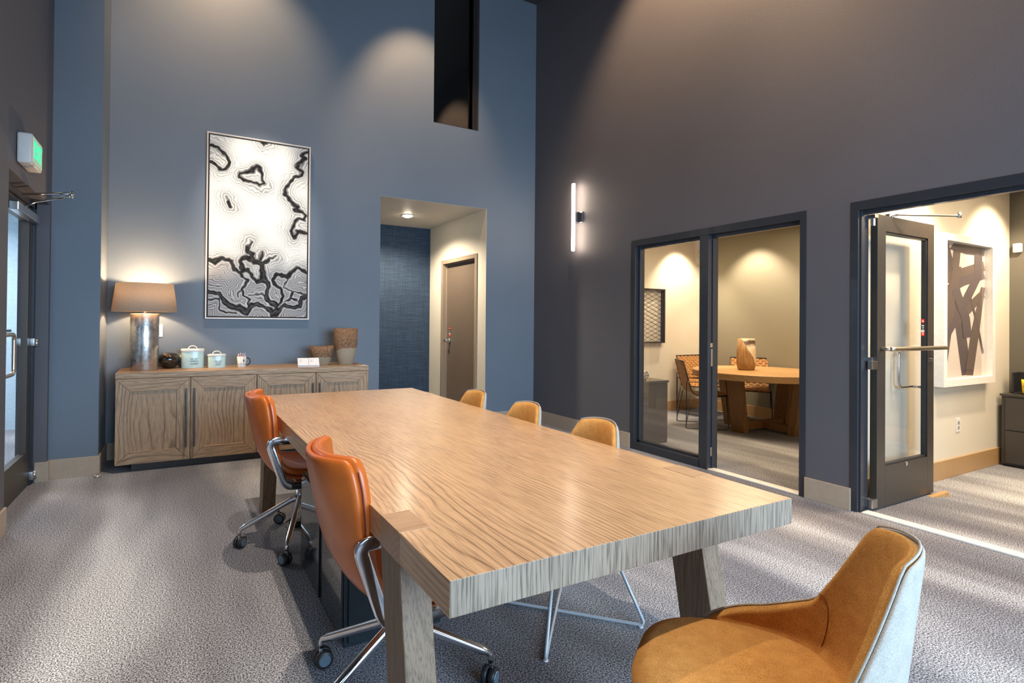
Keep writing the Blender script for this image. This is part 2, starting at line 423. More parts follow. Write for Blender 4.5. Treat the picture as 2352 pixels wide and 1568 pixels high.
def sticker(M, parent, w=.045, h=.11):
    """red, black and white door sticker with lettering, in the local xy plane of M"""
    red = plain('sticker_red', srgb(196, 24, 22), .5, var=.01); wh = plain('sticker_white', srgb(230, 226, 220), .5, var=.01); bk = plain('sticker_black', srgb(28, 28, 30), .5, var=.01)
    bm = bmesh.new()
    for (y0, y1, mi) in ((-.5, -.28, 0), (-.28, -.14, 1), (-.14, .28, 2), (.28, .5, 0)):
        box(bm, -w/2, w/2, y0*h, y1*h, 0, .001, 0, mi)
    bm.transform(M)
    s = obj('door_sticker', bm, [red, wh, bk], parent)
    for (tx, yy, sz, mt) in (('PULL', .37, .014, wh), ('PUSH', .10, .014, wh), ('TO EXIT', -.03, .009, wh), ('ALARM', -.21, .010, bk), ('ON', -.39, .014, wh)):
        text_obj('lettering', tx, mt, sz*1.1, M @ Matrix.Translation((0, yy*h, .0015)), s, .0003)
sticker(basis((OX1+.059, 1.14, 1.17), (0, -1, 0), (0, 0, 1)), d, .05, .13)

# ------------------------------------------------------------------ high window
wn = sempty('window_1')
bm = bmesh.new()
WT = ZC-.02
for a, b_ in ((WX0, WX0+.012), (WX1-.07, WX1-.055), (WX1-.05, WX1-.035), (WX1-.03, WX1)): box(bm, a, b_, .02, .12, WZ, WT)
box(bm, WX0, WX1, .02, .12, WZ, WZ+.012)
box(bm, WX1-.07, WX1, .05, .12, WZ, WT)
obj('window_frame', bm, plain('dark_window_frame', srgb(46, 42, 40), .45), wn)
obj('pane', bx(WX0+.01, WX1-.07, .085, .091, WZ+.01, WT), M_GLASSD, wn)
# room behind the high window
bm = bmesh.new(); box(bm, -3.0, 0, 2.6, 2.7, 2.95, ZC); box(bm, -3.1, -3.0, .14, 2.7, 2.95, ZC); box(bm, 0, TH, .14, 2.7, 2.95, ZC)
struct('wall_upper_room', bm, M_DARKCEIL)
struct('wall_upper_room_beam', bx(-2.2, -1.45, 1.5, 1.8, 3.1, 4.9), plain('pale_beam_paint', srgb(120, 124, 118), .7))
struct('floor_upper_room', bx(-3.1, TH, .142, 2.7, 2.88, 2.95), M_DARKCEIL)
struct('ceiling_upper_room', bx(-3.1, TH, .142, 2.7, ZC, ZC+.1), M_DARKCEIL)

# ------------------------------------------------------------------ storefront frames on the right wall
def hinge(y, z, x, parent, d_=(0, 0)):
    bm = bmesh.new(); cyl(bm, (x, y, z-.05), (x, y, z+.05), .009, 10); box(bm, x-.02, x+.03, y-.004, y+.004, z-.045, z+.045)
    obj('hinge', bm, M_ALU, parent)
wn = sempty('window_2')
def post(bm, y0, y1, z0, z1, x0=-.004, x1=TH+.005):
    box(bm, x0, x1, y0, y1, z0, z1, .002)
bm = bmesh.new()
post(bm, A0-.055, A0+.004, 0, HD-.059); post(bm, A1-.004, A1+.045, 0, HD-.059); post(bm, A1-.004, A0+.004, HD-.06, HD+.004)
post(bm, A1, A0, HD-.09, HD-.06, .045, .09)
post(bm, -2.69, -2.60, 0, HD-.06); post(bm, -2.61, A0-.05, 0, .075)
post(bm, -2.70, -2.69, 0, HD-.06, .05, .09); post(bm, A1+.045, A1+.06, 0, HD-.06, .05, .09)
# glazing stops
post(bm, A0-.085, A0-.055, .07, HD-.06, .04, .09); post(bm, -2.60, -2.585, .07, HD-.06, .04, .09); post(bm, -2.6, A0-.06, .07, .10, .04, .09)
obj('window_frame', bm, M_FRAME, wn)
obj('pane', bx(.062, .068, -2.59, A0-.08, .09, HD-.085), M_GLASS, wn)
bm = bmesh.new(); box(bm, .03, .05, -2.702, -2.69, .93, 1.09, .003); box(bm, .02, .06, -2.700, -2.69, 1.10, 1.14, .002); box(bm, .03, .05, -2.700, -2.69, .12, .2, .002)
obj('strike_plate', bm, M_ALU, wn)
dr = sempty('door_2')
bm = bmesh.new()
post(bm, B0-.045, B0+.004, 0, HD-.059); post(bm, B1, B0+.004, HD-.06, HD+.004); post(bm, B0-.055, B0-.045, 0, HD-.06, .02, .06)
post(bm, B1, B0-.05, HD-.085, HD-.06, .04, .09)
obj('door_frame', bm, M_FRAME, dr)
# open leaf, perpendicular to the wall. leaf face towards -Y
LX0, LX1, LY0, LY1, LZ1 = .165, 1.015, -3.945, -3.900, 2.105
bm = bmesh.new()
box(bm, LX0, LX0+.115, LY0, LY1, .012, LZ1, .002); box(bm, LX1-.10, LX1, LY0, LY1, .012, LZ1, .002)
box(bm, LX0+.115, LX1-.10, LY0, LY1, .012, .30, .002); box(bm, LX0+.115, LX1-.10, LY0, LY1, LZ1-.115, LZ1, .002)
lf = obj('door_leaf', bm, M_BRONZE, dr)
bm = bmesh.new()
for a, b_, c_, e_ in ((LX0+.115, LX1-.1, .30, .315), (LX0+.115, LX1-.1, LZ1-.13, LZ1-.115), (LX0+.115, LX0+.13, .3, LZ1-.115), (LX1-.115, LX1-.1, .3, LZ1-.115)):
    box(bm, a, b_, LY0+.008, LY1-.008, c_, e_)
obj('glazing_bead', bm, M_BLACK, lf)
obj('pane', bx(LX0+.12, LX1-.105, -3.925, -3.920, .305, LZ1-.12), M_GLASS, lf)
# push bar on the near face, pull handle behind
bm = bmesh.new(); tube(bm, smooth_path([(LX0+.05, LY0, 1.145), (LX0+.05, LY0-.07, 1.145), (LX1+.03, LY0-.07, 1.145), (LX1+.03, LY0-.0, 1.145)], 4, rad=.02)[2:-2], .016, 12)
cyl(bm, (LX0+.055, LY0, 1.145), (LX0+.055, LY0-.06, 1.145), .014, 12); cyl(bm, (LX1-.06, LY0, 1.145), (LX1-.06, LY0-.06, 1.145), .012, 12)
obj('push_bar', bm, M_BRASSY, lf, True)
obj('pull_handle', tb(smooth_path([(LX1-.05, LY1, 1.13), (LX1-.05, LY1+.075, 1.13), (LX1-.27, LY1+.075, 1.12), (LX1-.27, LY1+.075, .83), (LX1-.05, LY1+.075, .83), (LX1-.05, LY1, .83)], 6, rad=.05), .011, 12), M_CHROME, lf, True)
bm = bmesh.new(); cyl(bm, (LX1-.05, LY0-.012, 1.045), (LX1-.05, LY0, 1.045), .018, 16); obj('lock_cylinder', bm, M_CHROME, lf)
bm = bmesh.new(); cyl(bm, (LX0+.42, LY0-.004, .285), (LX0+.42, LY0, .285), .016, 16); obj('maker_badge', bm, M_ALU, lf)
sticker(basis((LX1-.145, LY0+.015, 1.30), (1, 0, 0), (0, 0, 1)), lf, .045, .13)
bm = bmesh.new()
box(bm, .10, LX0+.005, LY1-.05, LY1+.0, .02, .085, .006); box(bm, .12, LX0+.005, LY1-.05, LY1+.0, 2.07, 2.10, .006); cyl(bm, (.14, LY1-.03, 2.02), (.14, LY1-.03, 2.10), .012, 12)
obj('pivot_hinge', bm, M_ALU, lf)
bm = bmesh.new(); box(bm, .09, LX0+.002, LY1-.05, LY1-.02, 1.00, 1.06, .004); box(bm, .13, LX0+.002, LY1-.03, LY1+.0, 1.05, 1.085, .004); obj('hinge', bm, M_ALU, lf)
bm = bmesh.new(); tube(bm, smooth_path([(.35, LY0+.02, LZ1-.01), (.40, LY0-.02, LZ1+.015), (.95, -4.12, LZ1+.035)], 4), .008, 10); cyl(bm, (.95, -4.12, LZ1+.02), (.95, -4.12, LZ1+.06), .015, 12); cyl(bm, (.35, LY0+.02, LZ1-.02), (.35, LY0+.02, LZ1+.02), .016, 12)
obj('closer_arm', bm, M_ALU, lf, True)
# door wedge
bm = bmesh.new(); prism(bm, [(0, 0), (.15, 0), (.15, .035)], -.02, .02, 'y')
finish(obj('door_wedge', bm, plain('pine', srgb(198, 150, 96), .6)), 'small tan wooden wedge holding the open glass door at its free corner', 'door wedge')
bpy.data.objects['door_wedge'].location = (.90, -3.965, 0)
bpy.data.objects['door_wedge'].rotation_euler = (0, 0, math.radians(-20))

# ------------------------------------------------------------------ office and back room shells
CZ = 2.66; OXB = 3.08; YC = -.21; PW0, PW1 = -3.62, -3.785
struct('wall_office_cream', bx(TH, OXB, YC, YC+.1, 0, CZ), M_CREAM)
struct('wall_office_back', bx(OXB, OXB+.1, PW0, YC+.1, 0, CZ), M_GREEN)
struct('wall_partition', bx(TH, 3.0, PW1, PW0, 0, CZ), M_CREAM)
struct('wall_back_room_end', bx(3.0, 3.1, B1-1.0, PW1, 0, CZ), M_GREYW)
struct('wall_back_room_side', bx(TH, 3.1, B1-1.1, B1-1.0, 0, CZ), M_CREAM)
M_BASE_LIT = plain('baseboard_paint_warm_lit', srgb(176, 140, 96), .4, var=.02)  # beige baseboard with the golden cast of the warm room light painted in
bm = bmesh.new(); box(bm, TH, OXB-.014, YC-.014, YC, 0, .15, .003); box(bm, OXB-.014, OXB, PW0, YC, 0, .15, .003); struct('baseboard_office', bm, M_BASE_LIT)
bm = bmesh.new(); box(bm, TH, 2.986, PW1-.014, PW1, 0, .16, .003); box(bm, 2.986, 3.0, B1-1, PW1, 0, .16, .003); struct('baseboard_back_room', bm, M_BASE_LIT)
def tiles(x0, x1, y0, y1, name):
    ce = sempty(name)
    struct('slab', bx(x0, x1, y0, y1, CZ+.03, CZ+.08), M_CEIL, ce)
    bm = bmesh.new(); x = x0
    while x < x1: box(bm, x-.012, x+.012, y0, y1, CZ+.004, CZ+.02); x += .61
    y = y1
    while y > y0: box(bm, x0, x1, y-.012, y+.012, CZ+.004, CZ+.02); y -= 1.22
    obj('grid_rail', bm, M_WHITE, ce)
    base = None; x = x0
    while x < x1-.05:
        y = y1
        while y > y0+.05:
            xa, ya = min(x+.61, x1), max(y-1.22, y0)
            obj('ceiling_tile', bx(x+.01, xa-.01, ya+.01, y-.01, CZ+.012, CZ+.03), M_CEIL, ce)
            y -= 1.22
        x += .61
tiles(TH, 3.1, PW0, YC, 'ceiling_office'); tiles(TH, 3.1, B1-1, PW1, 'ceiling_back_room')

# ------------------------------------------------------------------ left door
dl = sempty('door_3')
FX = XL-.085
bm = bmesh.new()
box(bm, FX-.08, FX+.0, JY-.05, JY, 0, HZ); box(bm, FX-.08, FX+.0, JN, JN+.05, 0, HZ); box(bm, FX-.08, FX+.0, JN, JY, HZ-.05, HZ)
obj('door_frame', bm, M_FRAME, dl)
bm = bmesh.new(); X0, X1 = FX-.062, FX-.015
box(bm, X0, X1, JY-.165, JY-.055, .012, HZ-.055, .002); box(bm, X0, X1, JN+.055, JN+.165, .012, HZ-.055, .002)
box(bm, X0, X1, JN+.165, JY-.165, .012, .27, .002); box(bm, X0, X1, JN+.165, JY-.165, HZ-.17, HZ-.055, .002)
lf = obj('door_leaf', bm, M_BRONZE, dl)
obj('pane', bx(X0+.02, X0+.026, JN+.16, JY-.16, .265, HZ-.165), M_GLASS, lf)
obj('pull_handle', tb(smooth_path([(X1, -1.66, 1.20), (X1+.075, -1.66, 1.20), (X1+.075, -1.46, 1.20), (X1+.075, -1.46, .94), (X1+.075, -1.66, .94), (X1, -1.66, .94)], 6, rad=.04), .013, 12), M_BRASSY, lf, True)
obj('push_bar', tb([(X0-.07, -1.66, 1.21), (X0-.07, -.68, 1.21)], .012, 10), M_ALU, lf, True)
for z in (1.12, .075):
    bm = bmesh.new(); box(bm, X1-.002, X1+.03, JY-.09, JY-.005, z-.032, z+.032, .004); cyl(bm, (X1+.03, JY-.02, z-.04), (X1+.03, JY-.02, z+.02), .012, 12); obj('hinge', bm, M_ALU, lf, True)
cl = obj('door_closer', bx(X1, X1+.055, -1.30, -.66, 2.045, 2.105, bev=.006), M_ALU, lf)
bm = bmesh.new()
tube(bm, [(X1+.03, -1.02, 2.115), (XL+.02, -1.16, 2.13), (-4.885, -1.40, 2.150)], .008, 8); tube(bm, [(X1+.04, -1.12, 2.185), (-4.885, -1.40, 2.172)], .008, 8)
cyl(bm, (-4.885, -1.40, 2.140), (-4.885, -1.40, 2.182), .012, 10); cyl(bm, (X1+.03, -1.02, 2.10), (X1+.03, -1.02, 2.125), .018, 12)
obj('closer_arm', bm, M_CHROME, lf, True)
# corridor beyond the glass door
struct('wall_corridor', bx(-7.1, -7.0, -3.2, 3.2, 0, 3), plain('corridor_blue_paint', srgb(176, 196, 210), .6, var=.04))
struct('wall_corridor_end', bx(-7.0, XL-.2, 2.1, 2.2, 0, 3), plain('corridor_blue_paint', srgb(176, 196, 210), .6, var=.04))
struct('trim_3', bx(-5.72, -5.66, -.2, 0, 0, 2.6), plain('corridor_tan', srgb(190, 160, 128), .6))
struct('ceiling_corridor', bx(-7.1, XL-.2, -3.2, 2.2, 2.75, 2.85), M_CEIL)
rl = sempty('trim_4')
for z in (.55, .75, .95):
    obj('rail', bx(-6.9, -5.75, .9, .93, z-.008, z+.008), M_WHITE, rl)

# exit sign
t = thing('exit_sign', 'white box sign with green lettering on left wall above glass door', 'sign', (XL, -1.455, 2.395))
obj('housing', bx(0.002, .082, -.145, .14, -.095, .10, bev=.014), plain('sign_housing', srgb(220, 214, 204), .4, var=.02), t, True)
obj('face_plate', bx(.082, .085, -.125, .12, -.078, .083), plain('sign_face', srgb(200, 222, 196), .4, emit=srgb(150, 200, 160), es=.25), t)
text_obj('lettering', 'EXIT', plain('sign_green', srgb(20, 200, 120), .5, emit=(.02, .9, .35), es=.9), .155, basis((.0862, -.002, .0), (0, 1, 0), (0, 0, 1)) @ Matrix.Diagonal((.72, 1.0, 1, 1)), t, .001)

# door stop on the floor by the pilaster
t = thing('door_stop', 'small dome door stop on carpet at the pilaster corner', 'door stop', (-4.80, -.60, 0))
bm = bmesh.new(); lathe(bm, [(.026, 0), (.026, .008), (.023, .016), (.012, .022), (.001, .023)], 20); obj('dome', bm, M_BRASSY, t, True)
bm = bmesh.new(); tube(bm, [(.0225*math.cos(a*PI/8), .0225*math.sin(a*PI/8), .016) for a in range(16)], .003, 6, True); obj('rubber_ring', bm, M_WHITE, t, True)

# ------------------------------------------------------------------ wall sconce
t = thing('wall_sconce', 'vertical glowing tube light with square bracket on slate right wall', 'wall light', (0, -.93, 2.57))
bm = bmesh.new(); lathe(bm, [(.001, -.405), (.018, -.400), (.021, -.390), (.021, .390), (.018, .400), (.001, .405)], 20, (-.085, .025, 0))
obj('light_tube', bm, plain('tube_glow', (1, .9, .8), .4, emit=(1, .80, .62), es=22), t, True)
obj('mounting_plate', bx(-.022, 0, -.055, .055, -.065, .065, bev=.003), M_CHROME, t)
obj('bracket', bx(-.085, -.02, -.012, .03, -.062, .062, bev=.002), M_CHROME, t)

# switch plate
t = thing('switch_plate', 'white wall plate on slate wall just right of silver lamp', 'switch plate', (-4.392, 0, 1.20))
obj('plate', bx(-.036, .036, -.007, 0, -.06, .06, bev=.002), M_WHITE, t); obj('rocker', bx(-.014, .014, -.011, -.007, -.03, .03, bev=.001), M_WHITE, t)

# ------------------------------------------------------------------ credenza
CX0, CX1, CY, CH = -4.69, -2.475, -.555, .849
t = thing('credenza', 'long four-door grey oak credenza against the slate back wall', 'sideboard', ((CX0+CX1)/2, CY/2, 0))
cx, cy = t.location.x, t.location.y
def L(x, y): return x-cx, y-cy
bm = bmesh.new(); box(bm, CX0-cx, CX1-cx, CY-cy, -.006-cy, .800, CH, .002); obj('top', bm, M_CRH, t)
bm = bmesh.new(); box(bm, CX0-cx, CX1-cx, CY+.03-cy, -.006-cy, .062, .797); obj('carcass', bm, M_CRV, t)
bm = bmesh.new(); box(bm, CX0+.12-cx, CX1-.12-cx, CY+.05-cy, -.03-cy, 0, .062); obj('plinth', bm, plain('plinth_dark', srgb(66, 62, 60), .6), t)
xs = [CX0, -4.120, -3.562, -3.012, CX1]
M_HAND = plain('dark_steel', srgb(92, 92, 94), .32, .9)
for i in range(4):
    a, b_ = xs[i]+.003, xs[i+1]-.003; z0, z1 = .065, .795; y0, y1 = CY, CY+.024; fwid = .105
    dd = bpy.data.objects.new('door', None)
    bm = bmesh.new()
    ax, bx_, = a-cx, b_-cx
    dobj = None
    # mitred frame: four members, mitre joints are real gaps in the mesh
    e = .0012
    mem = {'rail': [[(ax+e, z1), (bx_-e, z1), (bx_-fwid-e, z1-fwid), (ax+fwid+e, z1-fwid)], [(ax+e, z0), (bx_-e, z0), (bx_-fwid-e, z0+fwid), (ax+fwid+e, z0+fwid)]],
           'stile': [[(ax, z0+e), (ax, z1-e), (ax+fwid, z1-fwid-e), (ax+fwid, z0+fwid+e)], [(bx_, z0+e), (bx_, z1-e), (bx_-fwid, z1-fwid-e), (bx_-fwid, z0+fwid+e)]]}
    box(bm, ax+fwid-.004, bx_-fwid+.004, y0+.012-cy, y1-cy, z0+fwid-.004, z1-fwid+.004)
    dobj = obj('door', bm, M_CRV, t)
    for k, mt in (('rail', M_CRH), ('stile', M_CRV)):
        for poly in mem[k]:
            bm = bmesh.new(); prism(bm, poly, y0-cy, y1-cy, 'y'); bmesh.ops.bevel(bm, geom=bm.edges[:], offset=.0015, segments=1, affect='EDGES'); obj(k, bm, mt, dobj)
    hx = (b_-.03 if i % 2 == 0 else a+.03)-cx
    bm = bmesh.new(); box(bm, hx-.007, hx+.007, y0-.038-cy, y0-.026-cy, .18, .70, .002)
    box(bm, hx-.006, hx+.006, y0-.03-cy, y0-cy, .20, .215); box(bm, hx-.006, hx+.006, y0-.03-cy, y0-cy, .665, .68)
    obj('handle', bm, M_HAND, dobj)

# ------------------------------------------------------------------ things on the credenza
def silver():
    m, nt, b = nmat('hammered_silver'); v = coords(nt, (1, 1, 1)); n = noise(nt, v, 26, 4, .65); n2 = noise(nt, v, 7, 3)
    nt.links.new(ramp(nt, n, [(.3, (.36, .34, .31, 1)), (.6, (.66, .65, .63, 1)), (.75, (.5, .45, .36, 1))]), b.inputs['Base Color'])
    b.inputs['Metallic'].default_value = .95
    nt.links.new(ramp(nt, n2, [(.3, (.22,)*3), (.7, (.42,)*3)]), b.inputs['Roughness']); bump(nt, b, n, .25, .004); return m
TZ = CH
t = thing('table_lamp', 'lit table lamp with silver cylinder base and linen drum shade', 'lamp', (-4.492, -.29, TZ))
bm = bmesh.new(); lathe(bm, [(.001, 0), (.112, 0), (.114, .004), (.114, .506), (.112, .510), (.02, .512), (.02, .51)], 48); obj('base', bm, silver(), t, True)
bm = bmesh.new(); cyl(bm, (0, 0, .51), (0, 0, .60), .009, 10); obj('stem', bm, M_BRASSY, t, True)
bm = bmesh.new(); lathe(bm, [(.02, .575), (.03, .60), (.034, .635), (.02, .67), (.002, .68)], 20); obj('bulb', bm, plain('bulb_glow', (1, .9, .8), .4, emit=(1, .74, .46), es=12), t, True)
def shade_mat():
    m, nt, b = nmat('linen_shade'); v = coords(nt, (1, 1, 1)); v2 = coords(nt, (1, 1, 6)); n = noise(nt, v2, 90, 3, .7)
    nt.links.new(ramp(nt, n, [(.35, srgb(176, 152, 126)), (.65, srgb(206, 184, 158))]), b.inputs['Base Color']); b.inputs['Roughness'].default_value = .9
    b.inputs['Subsurface Weight'].default_value = 0
    tr = N(nt, 'ShaderNodeBsdfTranslucent'); tr.inputs[0].default_value = (.72, .60, .46, 1); mx = N(nt, 'ShaderNodeMixShader'); mx.inputs[0].default_value = .16
    out = nt.nodes['Material Output']; nt.links.new(b.outputs[0], mx.inputs[1]); nt.links.new(tr.outputs[0], mx.inputs[2]); nt.links.new(mx.outputs[0], out.inputs[0]); return m
bm = bmesh.new(); lathe(bm, [(.258, .528), (.226, .778)], 56, cap=False)
sh = obj('lamp_shade', bm, shade_mat(), t, True); mod_solid(sh, .003)
lp = bpy.data.lights.new('lamp_bulb', 'POINT'); lp.energy = 26; lp.color = (1, .70, .42); lp.shadow_soft_size = .03
lo = bpy.data.objects.new('lamp_bulb', lp); COL.objects.link(lo); lo.location = (-4.492, -.29, TZ+.715)

t = thing('round_vase', 'squat glossy black round vase beside the silver lamp', 'vase', (-4.30, -.17, TZ))
bm = bmesh.new(); lathe(bm, [(.001, 0), (.035, 0), (.06, .012), (.092, .06), (.098, .088), (.088, .118), (.06, .142), (.032, .148), (.026, .143), (.024, .12), (.001, .06)], 36)
def blackglaze():
    m, nt, b = nmat('black_marbled_glaze'); v = coords(nt, (1, 1, 2)); n = noise(nt, v, 14, 4, .65)
    nt.links.new(ramp(nt, n, [(.45, (.012, .010, .009, 1)), (.62, (.05, .03, .015, 1)), (.72, (.22, .14, .06, 1))]), b.inputs['Base Color']); b.inputs['Roughness'].default_value = .12; b.inputs['Coat Weight'].default_value = .5; return m
obj('body', bm, blackglaze(), t, True)
t = thing('bubble_glass_ball', 'small smoky glass globe half hidden behind the black vase', 'glass ball', (-4.19, -.055, TZ))
bm = bmesh.new(); bmesh.ops.create_uvsphere(bm, u_segments=24, v_segments=14, radius=.066, matrix=Matrix.Translation((0, 0, .066)) @ Matrix.Diagonal((.8, .8, 1, 1)))
obj('globe', bm, plain('smoky_glass', (.10, .11, .10), .08, coat=1), t, True)

M_MINT = plain('mint_enamel', srgb(196, 222, 214), .3, var=.02, coat=.3); M_CR = plain('cream_enamel', srgb(236, 232, 220), .3, var=.01, coat=.3)
M_INK = plain('ink', srgb(70, 76, 80), .6)
def canister(x, y, w, d_, h, label, l1):
    t = thing('canister', label, 'canister', (x, y, TZ), 0, 'mint canisters on the credenza')
    def oval(sx, sy, z0, z1, nm, mt, p=2.6, e=0):
        bm = bmesh.new(); rings = []
        for z, k in ((z0, 1-e), (z0+.003, 1), (z1-.003, 1), (z1, 1-e)):
            ring = []
            for i in range(40):
                a = 2*PI*i/40; c_, s_ = math.cos(a), math.sin(a)
                ring.append(bm.verts.new((math.copysign(abs(c_)**(2/p), c_)*sx*k, math.copysign(abs(s_)**(2/p), s_)*sy*k, z)))
            rings.append(ring)
        for A, B in zip(rings, rings[1:]):
            for i in range(40): bm.faces.new((A[i], A[(i+1) % 40], B[(i+1) % 40], B[i]))
        bm.faces.new(rings[0][::-1]); bm.faces.new(rings[-1]); return obj(nm, bm, mt, t, True)
    b_ = oval(w/2, d_/2, 0, h*.88, 'body', M_MINT, e=.01)
    oval(w/2+.004, d_/2+.004, h*.86, h, 'lid', M_CR, e=.015)
    bm = bmesh.new(); tube(bm, [(.038*math.cos(a), 0, h-.002+.030*math.sin(a)) for a in [PI*i/10 for i in range(11)]], .0045, 8); obj('lid_handle', bm, M_CR, t, True)
    yy = -d_/2-.0012
    M = basis((w*.06, yy, h*.36), (1, 0, 0), (0, 0, 1))
    text_obj('lettering', l1, M_INK, h*.105, M, b_, .0008); text_obj('lettering', 'canister', M_INK, h*.12, M @ Matrix.Translation((0, -h*.125, 0)), b_, .0008, shear=.35)
    bm = bmesh.new()
    for s in (-1, 1):
        tube(bm, [(w*.06+s*.004, yy, h*.49), (w*.06+s*.018, yy, h*.475), (w*.06+s*.032, yy, h*.50)], .0012, 5)
        for k in range(3): tube(bm, [(w*.06+s*(.008+.008*k), yy, h*.48), (w*.06+s*(.012+.008*k), yy, h*.52)], .0012, 5)
    obj('leaf_ornament', bm, M_INK, b_)
    return t
canister(-4.100, -.19, .196, .13, .182, 'larger mint green tin canister with cream lid and hoop handle', 'SWEETS')
canister(-3.892, -.23, .157, .11, .130, 'smaller mint green tin canister, right of the larger one', 'SWEETS')
t = thing('mug', 'white mug with dark handle filled with drink stirrers on credenza', 'mug', (-3.672, -.275, TZ))
bm = bmesh.new(); lathe(bm, [(.001, .002), (.034, 0), (.036, .004), (.044, .105), (.041, .105), (.034, .01), (.001, .008)], 30); bd = obj('body', bm, M_WHITE, t, True)
obj('handle', tb([(.042+.036*math.sin(a), 0, .055+.036*math.cos(a)) for a in [PI*i/12 for i in range(13)]], .0055, 8), plain('navy_glaze', srgb(24, 26, 40), .3), t, True)
bm = bmesh.new()
for (x, z, r) in ((-.004, .080, .15), (.016, .066, -.12)):
    lathe(bm, [(.001, -.0145), (.0045, -.010), (.006, 0), (.0045, .010), (.001, .0145)], 10, (x, -.0385, z), sy=.4)
obj('printed_eyes', bm, M_BLACK, bd, True)
text_obj('lettering', 'GOOD MORNING', M_INK, .0085, basis((-.002, -.0382, .033), (1, 0, 0), (0, 0, 1)), bd, .0006)
for k in range(12):
    a = k*2.4; r = .012+.018*random.random()
    o = obj('drink_stirrer', tb([(r*math.cos(a), r*math.sin(a), .02), (1.5*r*math.cos(a), 1.5*r*math.sin(a), .125+.018*random.random())], .0042, 6), [M_WHITE, plain('stirrer_pink', srgb(226, 160, 150), .5), plain('stirrer_lilac', srgb(170, 164, 200), .5)][k % 3])
    o.location = (-3.672, -.275, TZ); finish(o, 'slim plastic drink stirrer standing in the white mug', 'stirrer', 'drink stirrers in the white mug')
t = thing('card_holder', 'clear stand with two stacks of white cards in front of low wooden bowl', 'card holder', (-3.065, -.43, TZ), math.radians(-4))
bm = bmesh.new(); prism(bm, [(-.05, 0), (.05, 0), (.05, .006), (-.035, .006), (.02, .085), (.014, .085), (-.047, .01)], -.105, .105, 'x'); obj('stand', bm, plain('clear_acrylic', srgb(214, 206, 214), .15, coat=.5), t)
for s in (-1, 1):
    bm = bmesh.new(); box(bm, -.049, .049, -.004, .008, 0, .085)
    bm.transform(Matrix.Translation((s*.052, -.048, .014)) @ Matrix.Rotation(math.radians(-35), 4, 'X'))
    c = obj('card_stack', bm, plain('card_white', srgb(240, 234, 228), .6, var=.01)); c.location = t.location; c.rotation_euler = t.rotation_euler
    finish(c, ('left' if s < 0 else 'right')+' stack of white business cards in the clear stand', 'cards')
    bm = bmesh.new()
    for k, wd in enumerate((.03, .018, .022)): box(bm, -.035, -.035+wd, -.0048, -.004, .060-.011*k, .063-.011*k)
    bm.transform(Matrix.Translation((s*.052, -.048, .014)) @ Matrix.Rotation(math.radians(-35), 4, 'X'))
    obj('print', bm, plain('card_print', srgb(206, 150, 130), .6), c)
def bark(name, hz, hmax):
    m, nt, b = nmat(name); tc = N(nt, 'ShaderNodeTexCoord'); sp = N(nt, 'ShaderNodeSeparateXYZ'); nt.links.new(tc.outputs['Object'], sp.inputs[0])
    v = coords(nt); n = noise(nt, v, 9, 3); z = mathn(nt, 'ADD', sp.outputs[2], mathn(nt, 'MULTIPLY', mathn(nt, 'SUBTRACT', n, .5), hmax*.5))
    f = mathn(nt, 'GREATER_THAN', z, hz)
    bk = noise(nt, v, 70, 5, .75); up_ = ramp(nt, bk, [(.35, srgb(96, 64, 42)), (.55, srgb(150, 112, 80)), (.7, srgb(190, 152, 118))])
    rg = mathn(nt, 'FRACT', mathn(nt, 'ADD', mathn(nt, 'MULTIPLY', sp.outputs[2], 70), mathn(nt, 'MULTIPLY', n, 5)))
    lo_ = ramp(nt, rg, [(0, srgb(118, 100, 80)), (.3, srgb(178, 160, 134)), (1, srgb(164, 148, 124))])
    nt.links.new(mixc(nt, f, lo_, up_), b.inputs['Base Color']); b.inputs['Roughness'].default_value = .8
    bump(nt, b, mathn(nt, 'MULTIPLY', bk, f), .9, .006); return m
def carved(name, label, loc, prof, mt, sx=1, sy=1, wob=.01, rimw=.0):
    t = thing(name, label, 'vase', loc)
    bm = bmesh.new(); lathe(bm, prof, 48, sx=sx, sy=sy)
    for v in bm.verts:
        a = math.atan2(v.co.y, v.co.x); k = 1+wob*math.sin(2*a+v.co.z*9)+wob*.6*math.sin(5*a+1)
        v.co.x *= k; v.co.y *= k
        if v.co.z > prof[-1][1]*.2: v.co.z += rimw*math.cos(2*a)*(v.co.z/prof[-4][1])
    obj('body', bm, mt, t, True); return t
carved('wooden_bowl', 'low carved wooden bowl with bark band, left of the tall wooden vase', (-2.90, -.30, TZ), [(.001, 0), (.075, 0), (.082, .006), (.125, .14), (.130, .196), (.118, .198), (.07, .03), (.001, .02)], bark('bark_bowl', .085, .08), .95, .72, .02, .006)
carved('wooden_vase', 'tall tapered wooden vase with bark upper half at right end of credenza', (-2.655, -.33, TZ), [(.001, 0), (.074, 0), (.080, .006), (.100, .10), (.122, .22), (.127, .382), (.112, .384), (.09, .2), (.001, .05)], bark('bark_vase', .17, .26), 1, .8, .015)

